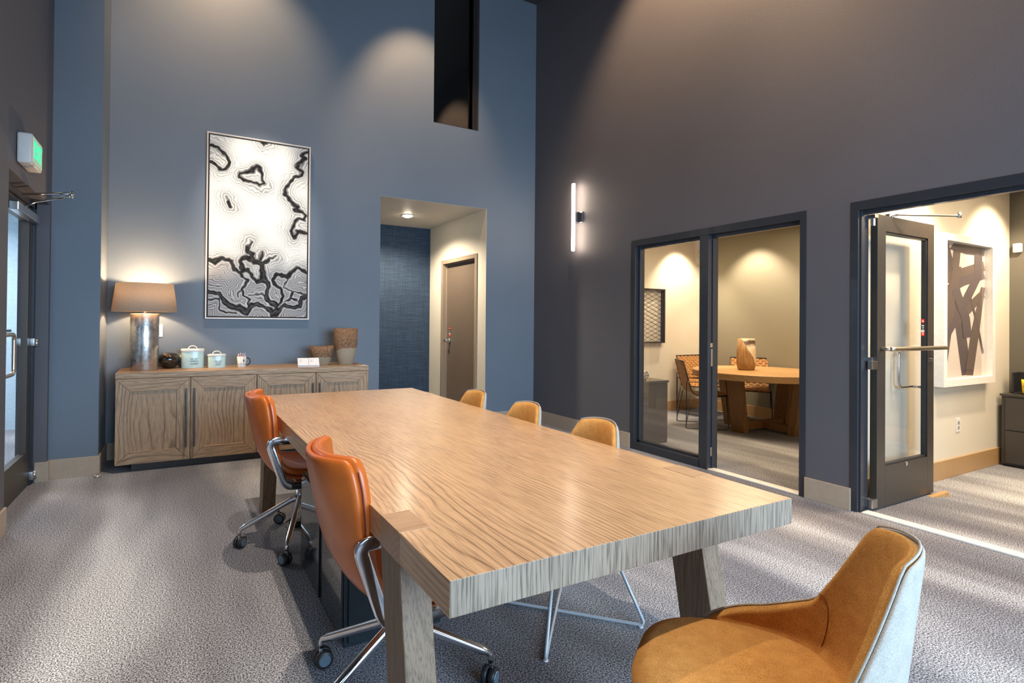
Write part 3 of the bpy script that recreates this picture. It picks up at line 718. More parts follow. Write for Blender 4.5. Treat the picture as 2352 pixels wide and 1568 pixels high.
# ------------------------------------------------------------------ marbled painting
def segdist(P, A, B):
    d = B-A; L2 = (d*d).sum(); t = np.clip(((P-A)@d)/max(L2, 1e-9), 0, 1)
    return np.hypot(*(P-A-t[:, None]*d).T)
def painting():
    px0, px1, pz0, pz1 = -3.993, -2.984, 1.321, 3.179
    t = thing('painting', 'tall marbled black, grey and white painting in thin white frame', 'painting', ((px0+px1)/2, 0, (pz0+pz1)/2))
    w2, h2 = (px1-px0)/2, (pz1-pz0)/2; f = .012
    bm = bmesh.new()
    for a in ((-w2, -w2+f, -h2, h2), (w2-f, w2, -h2, h2), (-w2+f, w2-f, h2-f, h2), (-w2+f, w2-f, -h2, -h2+f)):
        box(bm, a[0], a[1], -.052, -.002, a[2], a[3])
    obj('frame', bm, plain('white_gold_frame', srgb(226, 216, 204), .35, var=.02), t)
    obj('backing', bx(-w2+f, w2-f, -.02, -.002, -h2+f, h2-f), plain('brown_backing', srgb(60, 36, 22), .7), t)
    cw, ch = w2-f-.014, h2-f-.014
    nu, nv = 310, 560
    U, V = np.meshgrid(np.linspace(0, 1, nu), np.linspace(0, 1, nv))
    # work in a 750 x 1370 drawing plane
    X = U*750; Y = V*1370
    rs = np.random.RandomState(3)
    def nz(x, y, s, k, amp):
        o = 0
        for i in range(k):
            a = rs.rand()*2*PI; fx, fy = math.cos(a)/s, math.sin(a)/s; ph = rs.rand()*6.28
            o = o+np.sin(2*PI*(x*fx+y*fy)*(1+.5*rs.rand())+ph)
        return o*amp/math.sqrt(k)
    Xw = X+nz(X, Y, 170, 6, 8)+nz(X, Y, 60, 6, 3.5); Yw = Y+nz(X, Y, 170, 6, 8)+nz(X, Y, 60, 6, 3.5)
    P = np.stack([Xw.ravel(), Yw.ravel()], 1)
    def cv(pts):
        out = []
        for x, y in pts:
            u = (x-127)/750; tp = 85+123*u; bt = 1455+20*u; out.append((u*750, (y-tp)/(bt-tp)*1370))
        return np.array(out, float)
    L_ = [([(120, 165), (190, 185), (225, 245), (272, 295), (240, 345), (205, 355), (190, 330), (150, 288), (120, 280)], 11),
          ([(340, 385), (410, 368), (480, 340), (510, 380), (520, 440), (545, 470), (505, 485), (440, 460), (380, 430), (345, 405), (340, 385)], 10),
          ([(258, 590), (285, 628)], 13), ([(245, 560), (246, 562)], 4), ([(503, 148), (530, 168), (550, 158)], 13),
          ([(885, 215), (838, 240), (822, 265), (860, 285), (810, 310), (790, 335), (822, 370), (812, 412), (765, 420), (722, 460), (697, 525), (722, 580), (770, 630), (800, 640), (778, 662), (832, 672), (862, 710), (850, 742), (800, 730), (770, 790), (748, 825), (770, 872), (800, 822), (885, 845)], 11),
          ([(120, 1030), (170, 1050), (210, 1027), (290, 1050), (312, 1100), (358, 1128), (400, 1105), (440, 1160), (490, 1200), (532, 1170), (522, 1060), (450, 1045), (392, 1020), (365, 1040), (375, 1100)], 14),
          ([(408, 940), (415, 985), (455, 1000), (440, 1030), (520, 1060), (572, 1030)], 15), ([(500, 1030), (520, 985)], 6), ([(432, 895), (415, 925)], 4), ([(590, 1022), (632, 1018)], 3),
          ([(530, 1170), (562, 1200), (572, 1240), (560, 1310), (600, 1350), (622, 1400)], 20),
          ([(885, 1138), (800, 1100), (770, 1130), (720, 1165), (640, 1150), (606, 1180), (622, 1220), (670, 1270), (682, 1310), (650, 1370), (622, 1420)], 12),
          ([(120, 1265), (200, 1285), (250, 1350), (300, 1390), (360, 1398), (400, 1428), (450, 1385), (490, 1368), (540, 1390), (600, 1440), (660, 1430), (700, 1382), (760, 1400), (820, 1390), (840, 1330), (885, 1318)], 19),
          ([(360, 1130), (380, 1170), (410, 1200), (372, 1250), (382, 1300), (430, 1330), (410, 1400)], 7),
          ([(372, 1250), (335, 1280), (340, 1320)], 4), ([(430, 1300), (490, 1298), (555, 1310)], 4), ([(722, 1170), (690, 1250), (760, 1290), (885, 1298)], 4), ([(760, 1290), (750, 1330), (700, 1352)], 5), ([(750, 1325), (800, 1345)], 4),
          ([(120, 1345), (200, 1332), (215, 1400), (260, 1432), (330, 1430)], 6)]
    D = np.full(P.shape[0], 1e9)
    for pts, wd in L_:
        q = cv(pts)
        for A, B in zip(q, q[1:]):
            D = np.minimum(D, segdist(P, A, B)-wd)
    D = D.reshape(nv, nu)
    low = np.clip((Y-930+nz(X, Y, 300, 4, 40))/140, 0, 1)
    fade = np.exp(-np.maximum(D, 0)/60)
    ph = nz(X, Y, 220, 4, .9); lines = .5+.5*np.sin(D*.36+ph); lines2 = .5+.5*np.sin(D*.52+ph*2+nz(X, Y, 90, 4, .8))
    g = 1-fade*(.12+.46*lines**2.0)*np.clip(1.1-low*.25, 0, 1)
    gl = .80-.34*lines2**1.3-.08*lines
    g = g*(1-low)+np.minimum(g, gl)*low
    g = np.clip(g, .05, 1)
    edge = 1/(1+np.exp(D/1.6))
    halo = np.exp(-((D-5)/3.5)**2)*.5*(low*.7+.3)
    g = np.clip(g+halo*(1-g), 0, 1)
    dark = .11+.05*(nz(X, Y, 60, 6, .6)+.5)
    inner = np.clip((-D-7)/9, 0, 1)*.16
    g = g*(1-edge)+(np.clip(dark, .08, .2)+inner)*edge
    # warm white tone
    R = g*1.0; G = g*(.97+.02*g); B = g*(.97-.03*(1-low))
    rgb = np.stack([np.clip(R, 0, 1), np.clip(G, 0, 1), np.clip(B, 0, 1)], -1)
    lin = rgb**2.1*.92
    me = bpy.data.meshes.new('canvas')
    vx = (U*2-1)*cw; vz = (1-V*2)*ch
    vv = np.stack([vx.ravel(), np.full(vx.size, -.044), vz.ravel()], 1)
    I = np.arange(nu*nv).reshape(nv, nu)
    F = np.stack([I[:-1, :-1], I[1:, :-1], I[1:, 1:], I[:-1, 1:]], -1).reshape(-1, 4)
    nb = len(vv)
    bk = [(-cw, -.02, -ch), (cw, -.02, -ch), (cw, -.02, ch), (-cw, -.02, ch)]
    cor = [I[-1, 0], I[-1, -1], I[0, -1], I[0, 0]]
    allv = vv.tolist()+bk
    Fl = F.tolist()+[[nb, nb+3, nb+2, nb+1]]+[[int(cor[k]), nb+k, nb+(k+1) % 4, int(cor[(k+1) % 4])] for k in range(4)]
    me.from_pydata(allv, [], Fl)
    ca = me.color_attributes.new('paint', 'FLOAT_COLOR', 'POINT')
    buf = np.ones((len(allv), 4), np.float32); buf[:nb, :3] = lin.reshape(-1, 3); ca.data.foreach_set('color', buf.ravel())
    mt, nt, b = nmat('marbled_paint'); at = N(nt, 'ShaderNodeVertexColor'); at.layer_name = 'paint'
    nt.links.new(at.outputs[0], b.inputs['Base Color']); b.inputs['Roughness'].default_value = .8; b.inputs['Specular IOR Level'].default_value = .15
    me.materials.append(mt)
    o = bpy.data.objects.new('canvas', me); COL.objects.link(o); o.parent = t
painting()

# ------------------------------------------------------------------ conference table
TX0, TX1, TY0, TY1, TT = -3.712, -2.506, -4.928, -1.80, .76
t = thing('conference_table', 'long rectangular oak table with thick top filling room centre', 'table', ((TX0+TX1)/2, (TY0+TY1)/2, 0))
cx, cy = t.location.x, t.location.y
bm = bmesh.new(); box(bm, TX0-cx, TX1-cx, TY0-cy, TY1-cy, .680, TT, .0022)
for f in bm.faces:
    n = f.normal; f.normal_update()
    if abs(f.normal.y) > .9: f.material_index = 1
obj('table_top', bm, [M_TOPW, M_TOPE], t)
for sx in (0, 1):
    for sy in (0, 1):
        xa = (TX0 if sx == 0 else TX1-.085)-cx; s = -1 if sy == 0 else 1
        yo = (TY0+.29 if sy == 0 else TY1-.29)-cy     # outer face of leg at the top
        sp = .125                                     # splay towards the table end at the floor
        bm = bmesh.new()
        a, b_ = yo, yo-s*.145
        prism(bm, [(a, .679), (b_, .679), (b_+s*sp, 0), (a+s*sp, 0)], xa+.0, xa+.085, 'x')
        bmesh.ops.bevel(bm, geom=bm.edges[:], offset=.002, segments=1, affect='EDGES')
        lo_ = obj('leg', bm, M_LEGW, t)
        bm = bmesh.new(); box(bm, xa-.0012, xa+.0862, min(a, b_), max(a, b_), .679, TT+.0012, .0008); obj('leg_joint', bm, M_INLAY, lo_, label='lighter end-grain tenon let into the top')

# dark glossy pedestals under the table
M_GLOSS = plain('dark_gloss_laminate', srgb(44, 52, 56), .10, var=.03, coat=.6)
for k, (ya, yb, lb) in enumerate(((-3.822, -3.47, 'dark glossy low pedestal under the table, nearer the camera'), (-3.43, -3.0, 'dark glossy low pedestal under the table, nearer the credenza'))):
    t = thing('pedestal_cabinet', lb, 'cabinet', (-3.42, (ya+yb)/2, 0), 0, 'glossy pedestals under the conference table')
    hl = (yb-ya)/2
    obj('body', bx(-.205, .22, -hl, hl, .0, .50, bev=.002), M_GLOSS, t)
    obj('side_panel', bx(-.215, -.205, -hl+.012, hl-.012, .02, .495, bev=.002), M_GLOSS, t)
    bm = bmesh.new(); box(bm, -.19, .22, -hl-.012, -hl, .02, .495, .002); obj('door', bm, M_GLOSS, t)
t = thing('cable_box', 'tangle of dark cable over a small power block on carpet under table', 'cables', (-3.52, -2.42, 0))
obj('power_block', bx(-.06, .10, -.03, .03, 0, .04, bev=.008), M_BLACK, t)
pts = [(-.08+.03*math.sin(k*1.3)+k*.008, .06*math.cos(k*1.1), .012+.06*abs(math.sin(k*.7))) for k in range(26)]
obj('cable', tb(smooth_path(pts, 3), .004, 6), M_BLACK, t, True)

# ------------------------------------------------------------------ orange leather chairs
def orange_chair(name, label, loc, rz, base_rot):
    t = thing(name, label, 'chair', loc, rz, 'tan orange leather office chairs')
    prof = [(-.305, .885), (-.296, .84), (-.285, .78), (-.268, .70), (-.248, .62), (-.222, .54), (-.185, .475), (-.12, .435), (-.03, .42), (.07, .422), (.16, .432), (.215, .43), (.235, .412)]
    def half(v):  # half width along the profile
        return [.186, .214, .224, .230, .233, .235, .236, .236, .236, .232, .222, .205, .18][v]
    NU = 17
    def surf(off, kk=1.0):
        bm = bmesh.new(); rows = []
        n = len(prof)
        for j in range(n):
            p0 = Vector(prof[max(j-1, 0)]); p1 = Vector(prof[min(j+1, n-1)]); tg = (p1-p0).normalized(); nr = Vector((-tg.y, tg.x))  # towards the sitter
            hw = half(j)*kk; row = []
            back = max(0, min(1, (prof[j][1]-.45)/.3)); cr = .062*back+.018
            for i in range(NU):
                u = -1+2*i/(NU-1); dep = cr*abs(u)**2.4
                x = hw*u; c = Vector(prof[j])+nr*(dep+off)
                if j == 0: c = Vector((c.x, c.y-.012*abs(u)**4+.0))
                row.append(bm.verts.new((x, c.x, c.y)))
            rows.append(row)
        for a, b_ in zip(rows, rows[1:]):
            for i in range(NU-1): bm.faces.new((a[i], a[i+1], b_[i+1], b_[i]))
        return bm
    o = obj('cushion', surf(.023), M_LEATHER, t, True); mod_solid(o, .040, 0); mod_sub(o, 2)
    o = obj('outer_shell', surf(-.006, 1.01), M_LEATHER, t, True); mod_solid(o, .024, 0); mod_sub(o, 2)
    # stitched seam round the edge
    edge = []
    n = len(prof)
    for j in range(n): edge.append(j)
    for s in (-1, 1):
        pts = []
        for j in range(1, 10):
            p0 = Vector(prof[max(j-1, 0)]); p1 = Vector(prof[min(j+1, n-1)]); tg = (p1-p0).normalized(); nr = Vector((-tg.y, tg.x))
            back = max(0, min(1, (prof[j][1]-.45)/.3)); cr = .062*back+.018
            c = Vector(prof[j])+nr*(cr+.003); pts.append((s*(half(j)*1.012+.001), c.x, c.y))
        obj('seam', tb(smooth_path(pts, 3), .0022, 6), M_THREAD, t, True)
        bm = bmesh.new()
        pth = smooth_path([(s*.238, .10, .395), (s*.246, -.135, .400), (s*.246, -.222, .652), (s*.246, .05, .650)], 7, rad=.045)
        tube(bm, pth, 0, flat=(.016, .044)); a_ = obj('arm', bm, M_CHROME, t, True)
    bm = bmesh.new(); box(bm, -.245, .245, -.06, .06, .385, .400, .004); box(bm, -.09, .09, -.10, .10, .365, .395, .008); obj('seat_plate', bm, M_ALU, t)
    bm = bmesh.new(); cyl(bm, (0, 0, .25), (0, 0, .37), .014, 16); cyl(bm, (0, 0, .22), (0, 0, .30), .026, 16); obj('gas_column', bm, M_CHROME, t, True)
    for k in range(5):
        a = base_rot-rz+k*2*PI/5; ca, sa = math.cos(a), math.sin(a)
        P = lambda r, z: (r*ca, r*sa, z)
        bm = bmesh.new(); pth = smooth_path([P(.012, .255), P(.05, .245), P(.312, .118), P(.335, .105), P(.337, .075)], 4, rad=.02)
        nn = len(pth); tube(bm, pth, [.021-.0105*min(1, i/(nn*.7)) for i in range(nn)], 12)
        lg = obj('leg', bm, M_CHROME, t, True)
        # caster: twin wheel with hood, axis across the leg
        b2 = a+.9; ax = Vector((-math.sin(b2), math.cos(b2), 0)); dv = Vector((math.cos(b2), math.sin(b2), 0)); c0 = Vector(P(.340, .033))-dv*.012
        bm = bmesh.new()
        for s in (-1, 1):
            tube(bm, [c0+ax*s*.004, c0+ax*s*.006, c0+ax*s*.022, c0+ax*s*.026], [.028, .033, .033, .028], 24)
        prism_pts = [c0+ax*0+Vector((0, 0, .0))]
        tube(bm, [c0-ax*.005, c0+ax*.005], .022, 16)
        wh = obj('caster', bm, M_BLACK, lg, True)
        for s in (-1, 1):
            bm = bmesh.new(); tube(bm, [c0+ax*s*.0255, c0+ax*s*.0275], [.023, .021], 20)
            obj('caster_disc', bm, plain('caster_grey', srgb(110, 128, 140), .3, .3), lg)
        bm = bmesh.new(); cyl(bm, P(.337, .05), P(.337, .085), .008, 10)
        obj('caster_stem', bm, M_ALU, lg)
    return t
orange_chair('office_chair', 'tan orange leather chair by table corner nearest the camera', (-3.53, -4.165, 0), -PI/2, math.radians(127))
orange_chair('office_chair', 'tan orange leather chair at far left end, near the credenza', (-3.565, -2.645, 0), -PI/2, math.radians(175))

# ------------------------------------------------------------------ wool shell chairs
M_ROD = plain('pale_powder_coat', srgb(190, 196, 200), .35, .2, var=.02)
def shell_chair(name, label, loc, rz):
    t = thing(name, label, 'chair', loc, rz, 'amber wool shell chairs')
    def top(u):
        a = abs(u)
        if a < .26: return .850-.014*(a/.26)**2
        if a < .33: k = (a-.26)/.07; return .836-.050*k**1.5
        if a < .54: k = (a-.33)/.21; return .786-(.786-.588)*k
        k = (a-.54)/.46; return .588-.128*k
    def srf(u, v, off=0):
        a = abs(u); s = 1 if u >= 0 else -1
        # plan angle: middle part is the back, then wraps forward along the wings
        ang = a*1.02*PI*.62
        ex, ey = .268, .245
        cx_, sy_ = math.sin(ang), -math.cos(ang)
        pw = .78
        x = s*math.copysign(abs(cx_)**pw, cx_)*ex; y = math.copysign(abs(sy_)**pw, sy_)*ey+.02
        zt = top(u); z0 = .40; z = z0+(zt-z0)*v
        k = max(0, (z-.44)/.40)
        x *= 1-.30*k*max(0, 1-a*.4); y -= .055*k*max(0, 1-a*1.2)
        kb = max(0, (.47-z)/.07); x *= 1-.16*kb; y = y*(1-.14*kb)
        n = Vector((x, y+.0, 0)); n = n.normalized() if n.length > 1e-6 else Vector((0, -1, 0))
        return Vector((x, y, z))+n*off
    NU, NV = 61, 12
    us = [-1+2*i/(NU-1) for i in range(NU)]
    def mk(off, zlo=0):
        return grid(lambda a, b_: srf(-1+2*a, b_, off), NU, NV)
    o = obj('backrest', mk(-.003), M_AMBER, t, True); mod_solid(o, .026, 0); mod_sub(o, 1)
    o = obj('outer_shell', mk(.0125), M_GREYF, t, True, label='light grey wool outer side'); mod_solid(o, .012, 0); mod_sub(o, 1)
    # under-bowl of the shell
    bm = bmesh.new(); rings = []
    for (k, z) in ((1.0, .432), (.90, .395), (.70, .372), (.35, .362), (.02, .360)):
        rings.append([bm.verts.new((.262*k*math.copysign(abs(math.cos(q))**.8, math.cos(q)), .25*k*math.copysign(abs(math.sin(q))**.8, math.sin(q))+.02, z)) for q in [2*PI*i/40 for i in range(40)]])
    for A, B in zip(rings, rings[1:]):
        for i in range(40): bm.faces.new((A[i], A[(i+1) % 40], B[(i+1) % 40], B[i]))
    bm.faces.new(rings[-1]); o = obj('under_shell', bm, M_GREYF, t, True); mod_solid(o, .012, 0)
    # seat pad
    bm = bmesh.new(); rings = []
    for (k, z) in ((.90, .405), (.985, .42), (1.0, .445), (.97, .468), (.85, .482), (.55, .490), (.02, .492)):
        rings.append([bm.verts.new((.250*k*math.copysign(abs(math.cos(q))**.72, math.cos(q)), (.262 if math.sin(q) > 0 else .212)*k*math.copysign(abs(math.sin(q))**.85, math.sin(q))+.025, z)) for q in [2*PI*i/56 for i in range(56)]])
    for A, B in zip(rings, rings[1:]):
        for i in range(56): bm.faces.new((A[i], A[(i+1) % 56], B[(i+1) % 56], B[i]))
    bm.faces.new(rings[-1]); bm.faces.new(rings[0][::-1]); obj('seat', bm, M_AMBER, t, True)
    pts = [srf(u, 1, .008)+Vector((0, 0, .002)) for u in us]
    obj('piping', tb(pts, .0028, 6), M_GREYF, t, True, label='pale grey edge piping')
    for s in (1, -1):
        obj('seam', tb([srf(s*(.54-.10*math.sin(PI*v*.9)), v, -.0165) for v in [.985-.07*k for k in range(11)]], .0012, 5), plain('dark_amber_thread', srgb(120, 76, 30), .9), t, True)
    for s in (1, -1):
        pth = smooth_path([(-.17, -.14*s, .372), (-.275, -.265*s, .010), (0, 0, .010 if s > 0 else .021), (.275, .265*s, .010), (.17, .14*s, .372)], 6, rad=.03)
        obj('leg_rod', tb(pth, .007, 10), M_ROD, t, True)
    bm = bmesh.new(); box(bm, -.18, .18, -.15, .15, .358, .366, .002); obj('seat_plate', bm, M_ROD, t)
    for sx in (-1, 1):
        for sy in (-1, 1):
            bm = bmesh.new(); lathe(bm, [(.010, 0), (.010, .005)], 12, (sx*.262, sy*.252, 0)); obj('glide', bm, M_WHITE, t)
    return t
sc0 = shell_chair('shell_chair', 'amber wool chair in foreground with back towards the camera side', (-3.0, -5.150, 0), math.radians(34))
for y, lb in ((-3.99, 'amber wool chair on far side of table, nearest the glass office'), (-3.40, 'amber wool chair on far side of table, middle one of three'), (-2.80, 'amber wool chair on far side of table, farthest, before hall door')):
    c = copy_tree(sc0); c.location = (-2.70, y, 0); c.rotation_euler = (0, 0, PI/2); c['label'] = lb

# ------------------------------------------------------------------ office contents
t = thing('round_table', 'round oak pedestal table with slab legs inside the glass office', 'table', (2.27, -1.72, 0))
bm = bmesh.new(); lathe(bm, [(.001, .655), (.80, .655), (.805, .66), (.805, .730), (.80, .735), (.001, .735)], 72); obj('table_top', bm, M_RT, t)
for k in range(4):
    a = k*PI/2; R_ = Matrix.Rotation(a, 4, 'Z')
    bm = bmesh.new(); prism(bm, [(.37, 0), (.46, 0), (.56, .655), (.46, .655)], -.085, .085, 'y'); bmesh.ops.bevel(bm, geom=bm.edges[:], offset=.003, segments=1, affect='EDGES'); bm.transform(R_); obj('leg', bm, M_RTL, t)
    bm = bmesh.new(); box(bm, .0 if k % 2 == 0 else .05, .40, -.05, .05, .03, .11, .003); bm.transform(R_); obj('stretcher', bm, M_RTL, t)
def two_tone():
    m, nt, b = nmat('two_tone_wood'); tc = N(nt, 'ShaderNodeTexCoord'); sp = N(nt, 'ShaderNodeSeparateXYZ'); nt.links.new(tc.outputs['Object'], sp.inputs[0])
    v = coords(nt); n = noise(nt, v, 8, 3)
    q = mathn(nt, 'ADD', mathn(nt, 'SUBTRACT', sp.outputs[0], sp.outputs[1]), mathn(nt, 'MULTIPLY', n, .05))
    z = mathn(nt, 'ADD', sp.outputs[2], mathn(nt, 'MULTIPLY', q, 1.3))
    z = mathn(nt, 'ADD', z, mathn(nt, 'MULTIPLY', n, .05))
    lowc = ramp(nt, noise(nt, coords(nt, (1, 1, .1)), 60, 3), [(.35, srgb(140, 104, 62)), (.65, srgb(178, 138, 90))])
    upc = ramp(nt, mathn(nt, 'ADD', sp.outputs[2], mathn(nt, 'MULTIPLY', n, .09)), [(.33, srgb(232, 214, 186)), (.375, srgb(84, 60, 42)), (.41, srgb(70, 50, 36)), (.44, srgb(200, 180, 150))])
    nt.links.new(mixc(nt, mathn(nt, 'GREATER_THAN', z, .33), lowc, upc), b.inputs['Base Color']); b.inputs['Roughness'].default_value = .6; return m
carved('table_vase', 'tan and white wooden vase standing on the round office table', (2.20, -1.56, .735), [(.001, 0), (.10, 0), (.118, .02), (.130, .10), (.125, .25), (.11, .40), (.098, .40), (.10, .25), (.001, .05)], two_tone(), 1, .8, .02)

def weave_mat():
    m, nt, b = nmat('woven_leather'); v = coords(nt); n = noise(nt, v, 60, 3)
    nt.links.new(ramp(nt, n, [(.3, srgb(150, 100, 50)), (.7, srgb(206, 156, 92))]), b.inputs['Base Color']); b.inputs['Roughness'].default_value = .55; return m
M_WEAVE = weave_mat()
def woven_chair(label, loc, rz):
    t = thing('woven_chair', label, 'chair', loc, rz, 'woven leather chairs round the office table')
    prof = [Vector(p) for p in smooth_path([(-.30, .84, 0), (-.215, .50, 0), (-.17, .43, 0), (.0, .405, 0), (.24, .43, 0)], 6, rad=.09)]
    # resample
    seg = [0]
    for a, b_ in zip(prof, prof[1:]): seg.append(seg[-1]+(b_-a).length)
    def at(s):
        for i in range(len(prof)-1):
            if seg[i+1] >= s-1e-9: k = (s-seg[i])/(seg[i+1]-seg[i]); return prof[i].lerp(prof[i+1], k), (prof[i+1]-prof[i]).normalized()
        return prof[-1], (prof[-1]-prof[-2]).normalized()
    ny, nx = 24, 12; tot = seg[-1]; bm = bmesh.new(); hw = .235
    for j in range(ny):
        for i in range(nx):
            p, tg = at(tot*(j+.5)/ny); nr = Vector((-tg.y, tg.x)); h = .0035 if (i+j) % 2 else -.0025
            cl_, cw_ = tot/ny*.5, hw/nx
            lj = cl_*(1.05 if (i+j) % 2 else .9); wi = cw_*(.86 if (i+j) % 2 else 1.02)
            q = []
            for dz in (-.0035, .0035):
                for sj, si in ((-1, -1), (-1, 1), (1, 1), (1, -1)):
                    c = p+tg.xy.to_3d()*lj*sj; xx = -hw+(2*i+1)*cw_+wi*si
                    q.append(bm.verts.new((xx, c.x+nr.x*(h+dz), c.y+nr.y*(h+dz))))
            for f in ((0, 1, 2, 3), (7, 6, 5, 4), (0, 4, 5, 1), (1, 5, 6, 2), (2, 6, 7, 3), (3, 7, 4, 0)): bm.faces.new([q[k] for k in f])
    obj('woven_sling', bm, M_WEAVE, t, kind='stuff')
    for s in (-1, 1):
        x = s*.245
        obj('sling_rail', tb([(x, p.x, p.y) for p in prof], .009, 8), plain('dark_bronze', srgb(56, 42, 30), .45, .4), t, True)
        obj('sled_leg', tb(smooth_path([(x, .20, .425), (x*1.08, .23, .012), (x*1.08, -.28, .012), (x*1.04, -.20, .43)], 5, rad=.04), .006, 8), M_BLACK, t, True)
        obj('arm_rod', tb(smooth_path([(x*1.08, -.27, .012), (x*1.1, -.27, .60), (x*1.1, .10, .58)], 5, rad=.03), .006, 8), M_BLACK, t, True)
        obj('arm_pad', bx(x*1.1-.018, x*1.1+.018, -.25, .10, .585, .603, bev=.005), M_WEAVE, t)
    obj('cross_rod', tb([(-.245, .23, .425), (.245, .23, .425)], .009, 8), M_BLACK, t, True)
    obj('cross_rod', tb([(-.245, -.30, .84), (.245, -.30, .84)], .010, 8), M_BLACK, t, True)
    return t
ch = woven_chair('woven leather chair seen from the side, behind the office glass pane', (1.77, -1.27, 0), math.radians(-128))
c = copy_tree(ch); c.location = (2.62, -.62, 0); c.rotation_euler = (0, 0, math.radians(178)); c['label'] = 'woven leather chair behind round table beside the office door post'
c = copy_tree(ch); c.location = (2.72, -1.26, 0); c.rotation_euler = (0, 0, math.radians(125)); c['label'] = 'woven leather chair behind round table, right of the tan vase'

t = thing('office_cabinet', 'low dark taupe cabinet behind the office glass pane', 'cabinet', (.36, -1.0, 0))
M_TAUPE = plain('taupe_laminate', srgb(96, 88, 80), .25, var=.03, coat=.3)
obj('body', bx(-.21, .215, -.735, .70, 0, .665, bev=.003), M_TAUPE, t)
obj('top', bx(-.215, .222, -.751, .705, .665, .69, bev=.002), M_TAUPE, t)
for k in range(3): obj('door', bx(.216, .224, -.73+.475*k, -.73+.475*k+.47, .03, .66, bev=.002), M_TAUPE, t)
t = thing('wire_basket', 'small black wire basket on the office cabinet', 'basket', (.30, -1.62, .69))
bm = bmesh.new()
for z, r in ((.006, .045), (.05, .075), (.09, .06)):
    tube(bm, [(r*math.cos(a*PI/10), r*math.sin(a*PI/10), z) for a in range(20)], .003, 6, True)
for k in range(10):
    a = k*PI/5; tube(bm, smooth_path([(.045*math.cos(a), .045*math.sin(a), .006), (.08*math.cos(a), .08*math.sin(a), .05), (.06*math.cos(a), .06*math.sin(a), .09)], 3), .0025, 6)
obj('wire_frame', bm, M_BLACK, t, True)
mg = thing('mug', 'white printed mug standing inside the black wire basket', 'mug', (.30, -1.62, .70))
bm = bmesh.new(); lathe(bm, [(.001, .002), (.034, 0), (.036, .004), (.042, .09), (.039, .09), (.034, .01), (.001, .008)], 24); obj('body', bm, M_WHITE, mg, True)
bm = bmesh.new()
for x in (-.012, .012): lathe(bm, [(.001, -.012), (.004, -.008), (.005, 0), (.004, .008), (.001, .012)], 8, (x, -.040, .058), sy=.4)
obj('printed_eyes', bm, M_BLACK, mg, True)
# lattice wall art
t = thing('lattice_wall_art', 'dark framed wire lattice panel on cream office wall', 'wall art', (1.84, YC, 1.43))
bm = bmesh.new(); w2, h2 = .34, .40
for a in ((-w2, -w2+.02, -h2, h2), (w2-.02, w2, -h2, h2), (-w2, w2, h2-.02, h2), (-w2, w2, -h2, -h2+.02)): box(bm, a[0], a[1], -.07, -.0, a[2], a[3])
obj('frame', bm, plain('dark_bronze', srgb(56, 42, 30), .45, .4), t)
bm = bmesh.new(); nrow = 12; ncol = 4; dx = (2*w2-.04)/ncol; dz = (2*h2-.04)/nrow
for i in range(ncol):
    for j in range(nrow+1):
        z = -h2+.02+dz*j; x = -w2+.02+dx*i
        for s in (1, -1):
            pts = [(x, -.05, z), (x+dx*.5, -.05, z+s*dz*.5*((-1)**i)), (x+dx, -.05, z)]
            if all(abs(p[2]) < h2 for p in pts): tube(bm, pts, .0035, 5)
obj('wire_lattice', bm, M_BLACK, t)

# ------------------------------------------------------------------ back room contents
AX0, AX1, AZ0, AZ1 = 1.43, 2.455, .80, 2.10
t = thing('framed_print', 'abstract print of crossing dark bands in deep white frame', 'picture', ((AX0+AX1)/2, PW1, (AZ0+AZ1)/2))
w2, h2 = (AX1-AX0)/2, (AZ1-AZ0)/2; f = .06
bm = bmesh.new()
for a in ((-w2, -w2+f, -h2, h2), (w2-f, w2, -h2, h2), (-w2+f, w2-f, h2-f, h2), (-w2+f, w2-f, -h2, -h2+f)): box(bm, a[0], a[1], -.07, 0, a[2], a[3])
obj('frame', bm, M_WHITE, t); obj('mat_board', bx(-w2+f, w2-f, -.012, -.004, -h2+f, h2-f), plain('print_paper', srgb(222, 208, 196), .8, var=.01), t)
def uvp(x, y):
    u = (x-94)/(312-94); tp = 280+50*u; bt = 1015-5*u
    return (-w2+f+u*(2*(w2-f))), (h2-f-(y-tp)/(bt-tp)*2*(h2-f))
ST = [([(112, 285), (165, 520), (222, 1000)], 46), ([(178, 290), (150, 640), (106, 1000)], 34), ([(312, 345), (225, 330), (150, 300)], 56), ([(97, 490), (312, 425)], 56), ([(93, 565), (200, 500), (310, 470)], 52),
      ([(90, 765), (190, 690), (308, 575)], 50), ([(90, 850), (200, 640), (275, 480), (280, 340)], 40), ([(312, 540), (262, 780), (232, 1003)], 40), ([(232, 560), (270, 720), (303, 890)], 9), ([(175, 420), (150, 560), (120, 700)], 40), ([(165, 540), (215, 700), (225, 800)], 40)]
M_BAND = [plain('print_plum', srgb(84, 72, 76), .8, var=.02), plain('print_brown', srgb(96, 80, 74), .8, var=.02)]
for k, (pts, wd) in enumerate(ST):
    q = [Vector((*uvp(*p), 0)) for p in pts]; ww = wd/218*(2*(w2-f))/2
    bm = bmesh.new(); lft, rgt = [], []
    for i, p in enumerate(q):
        a_, b_ = Vector(pts[max(i-1, 0)]), Vector(pts[min(i+1, len(q)-1)]); tg = (b_-a_).normalized()
        for lst, s in ((lft, 1), (rgt, -1)):
            c = Vector((*uvp(pts[i][0]-tg.y*s*wd*.5, pts[i][1]+tg.x*s*wd*.5), 0)); lst.append((max(-w2+f, min(w2-f, c.x)), max(-h2+f, min(h2-f, c.y))))
    yy = -.0125-.0004*k
    for i in range(len(q)-1):
        prism(bm, [lft[i], lft[i+1], rgt[i+1], rgt[i]], yy, yy-.0003, 'y')
    obj('printed_band', bm, M_BAND[k % 2], t)
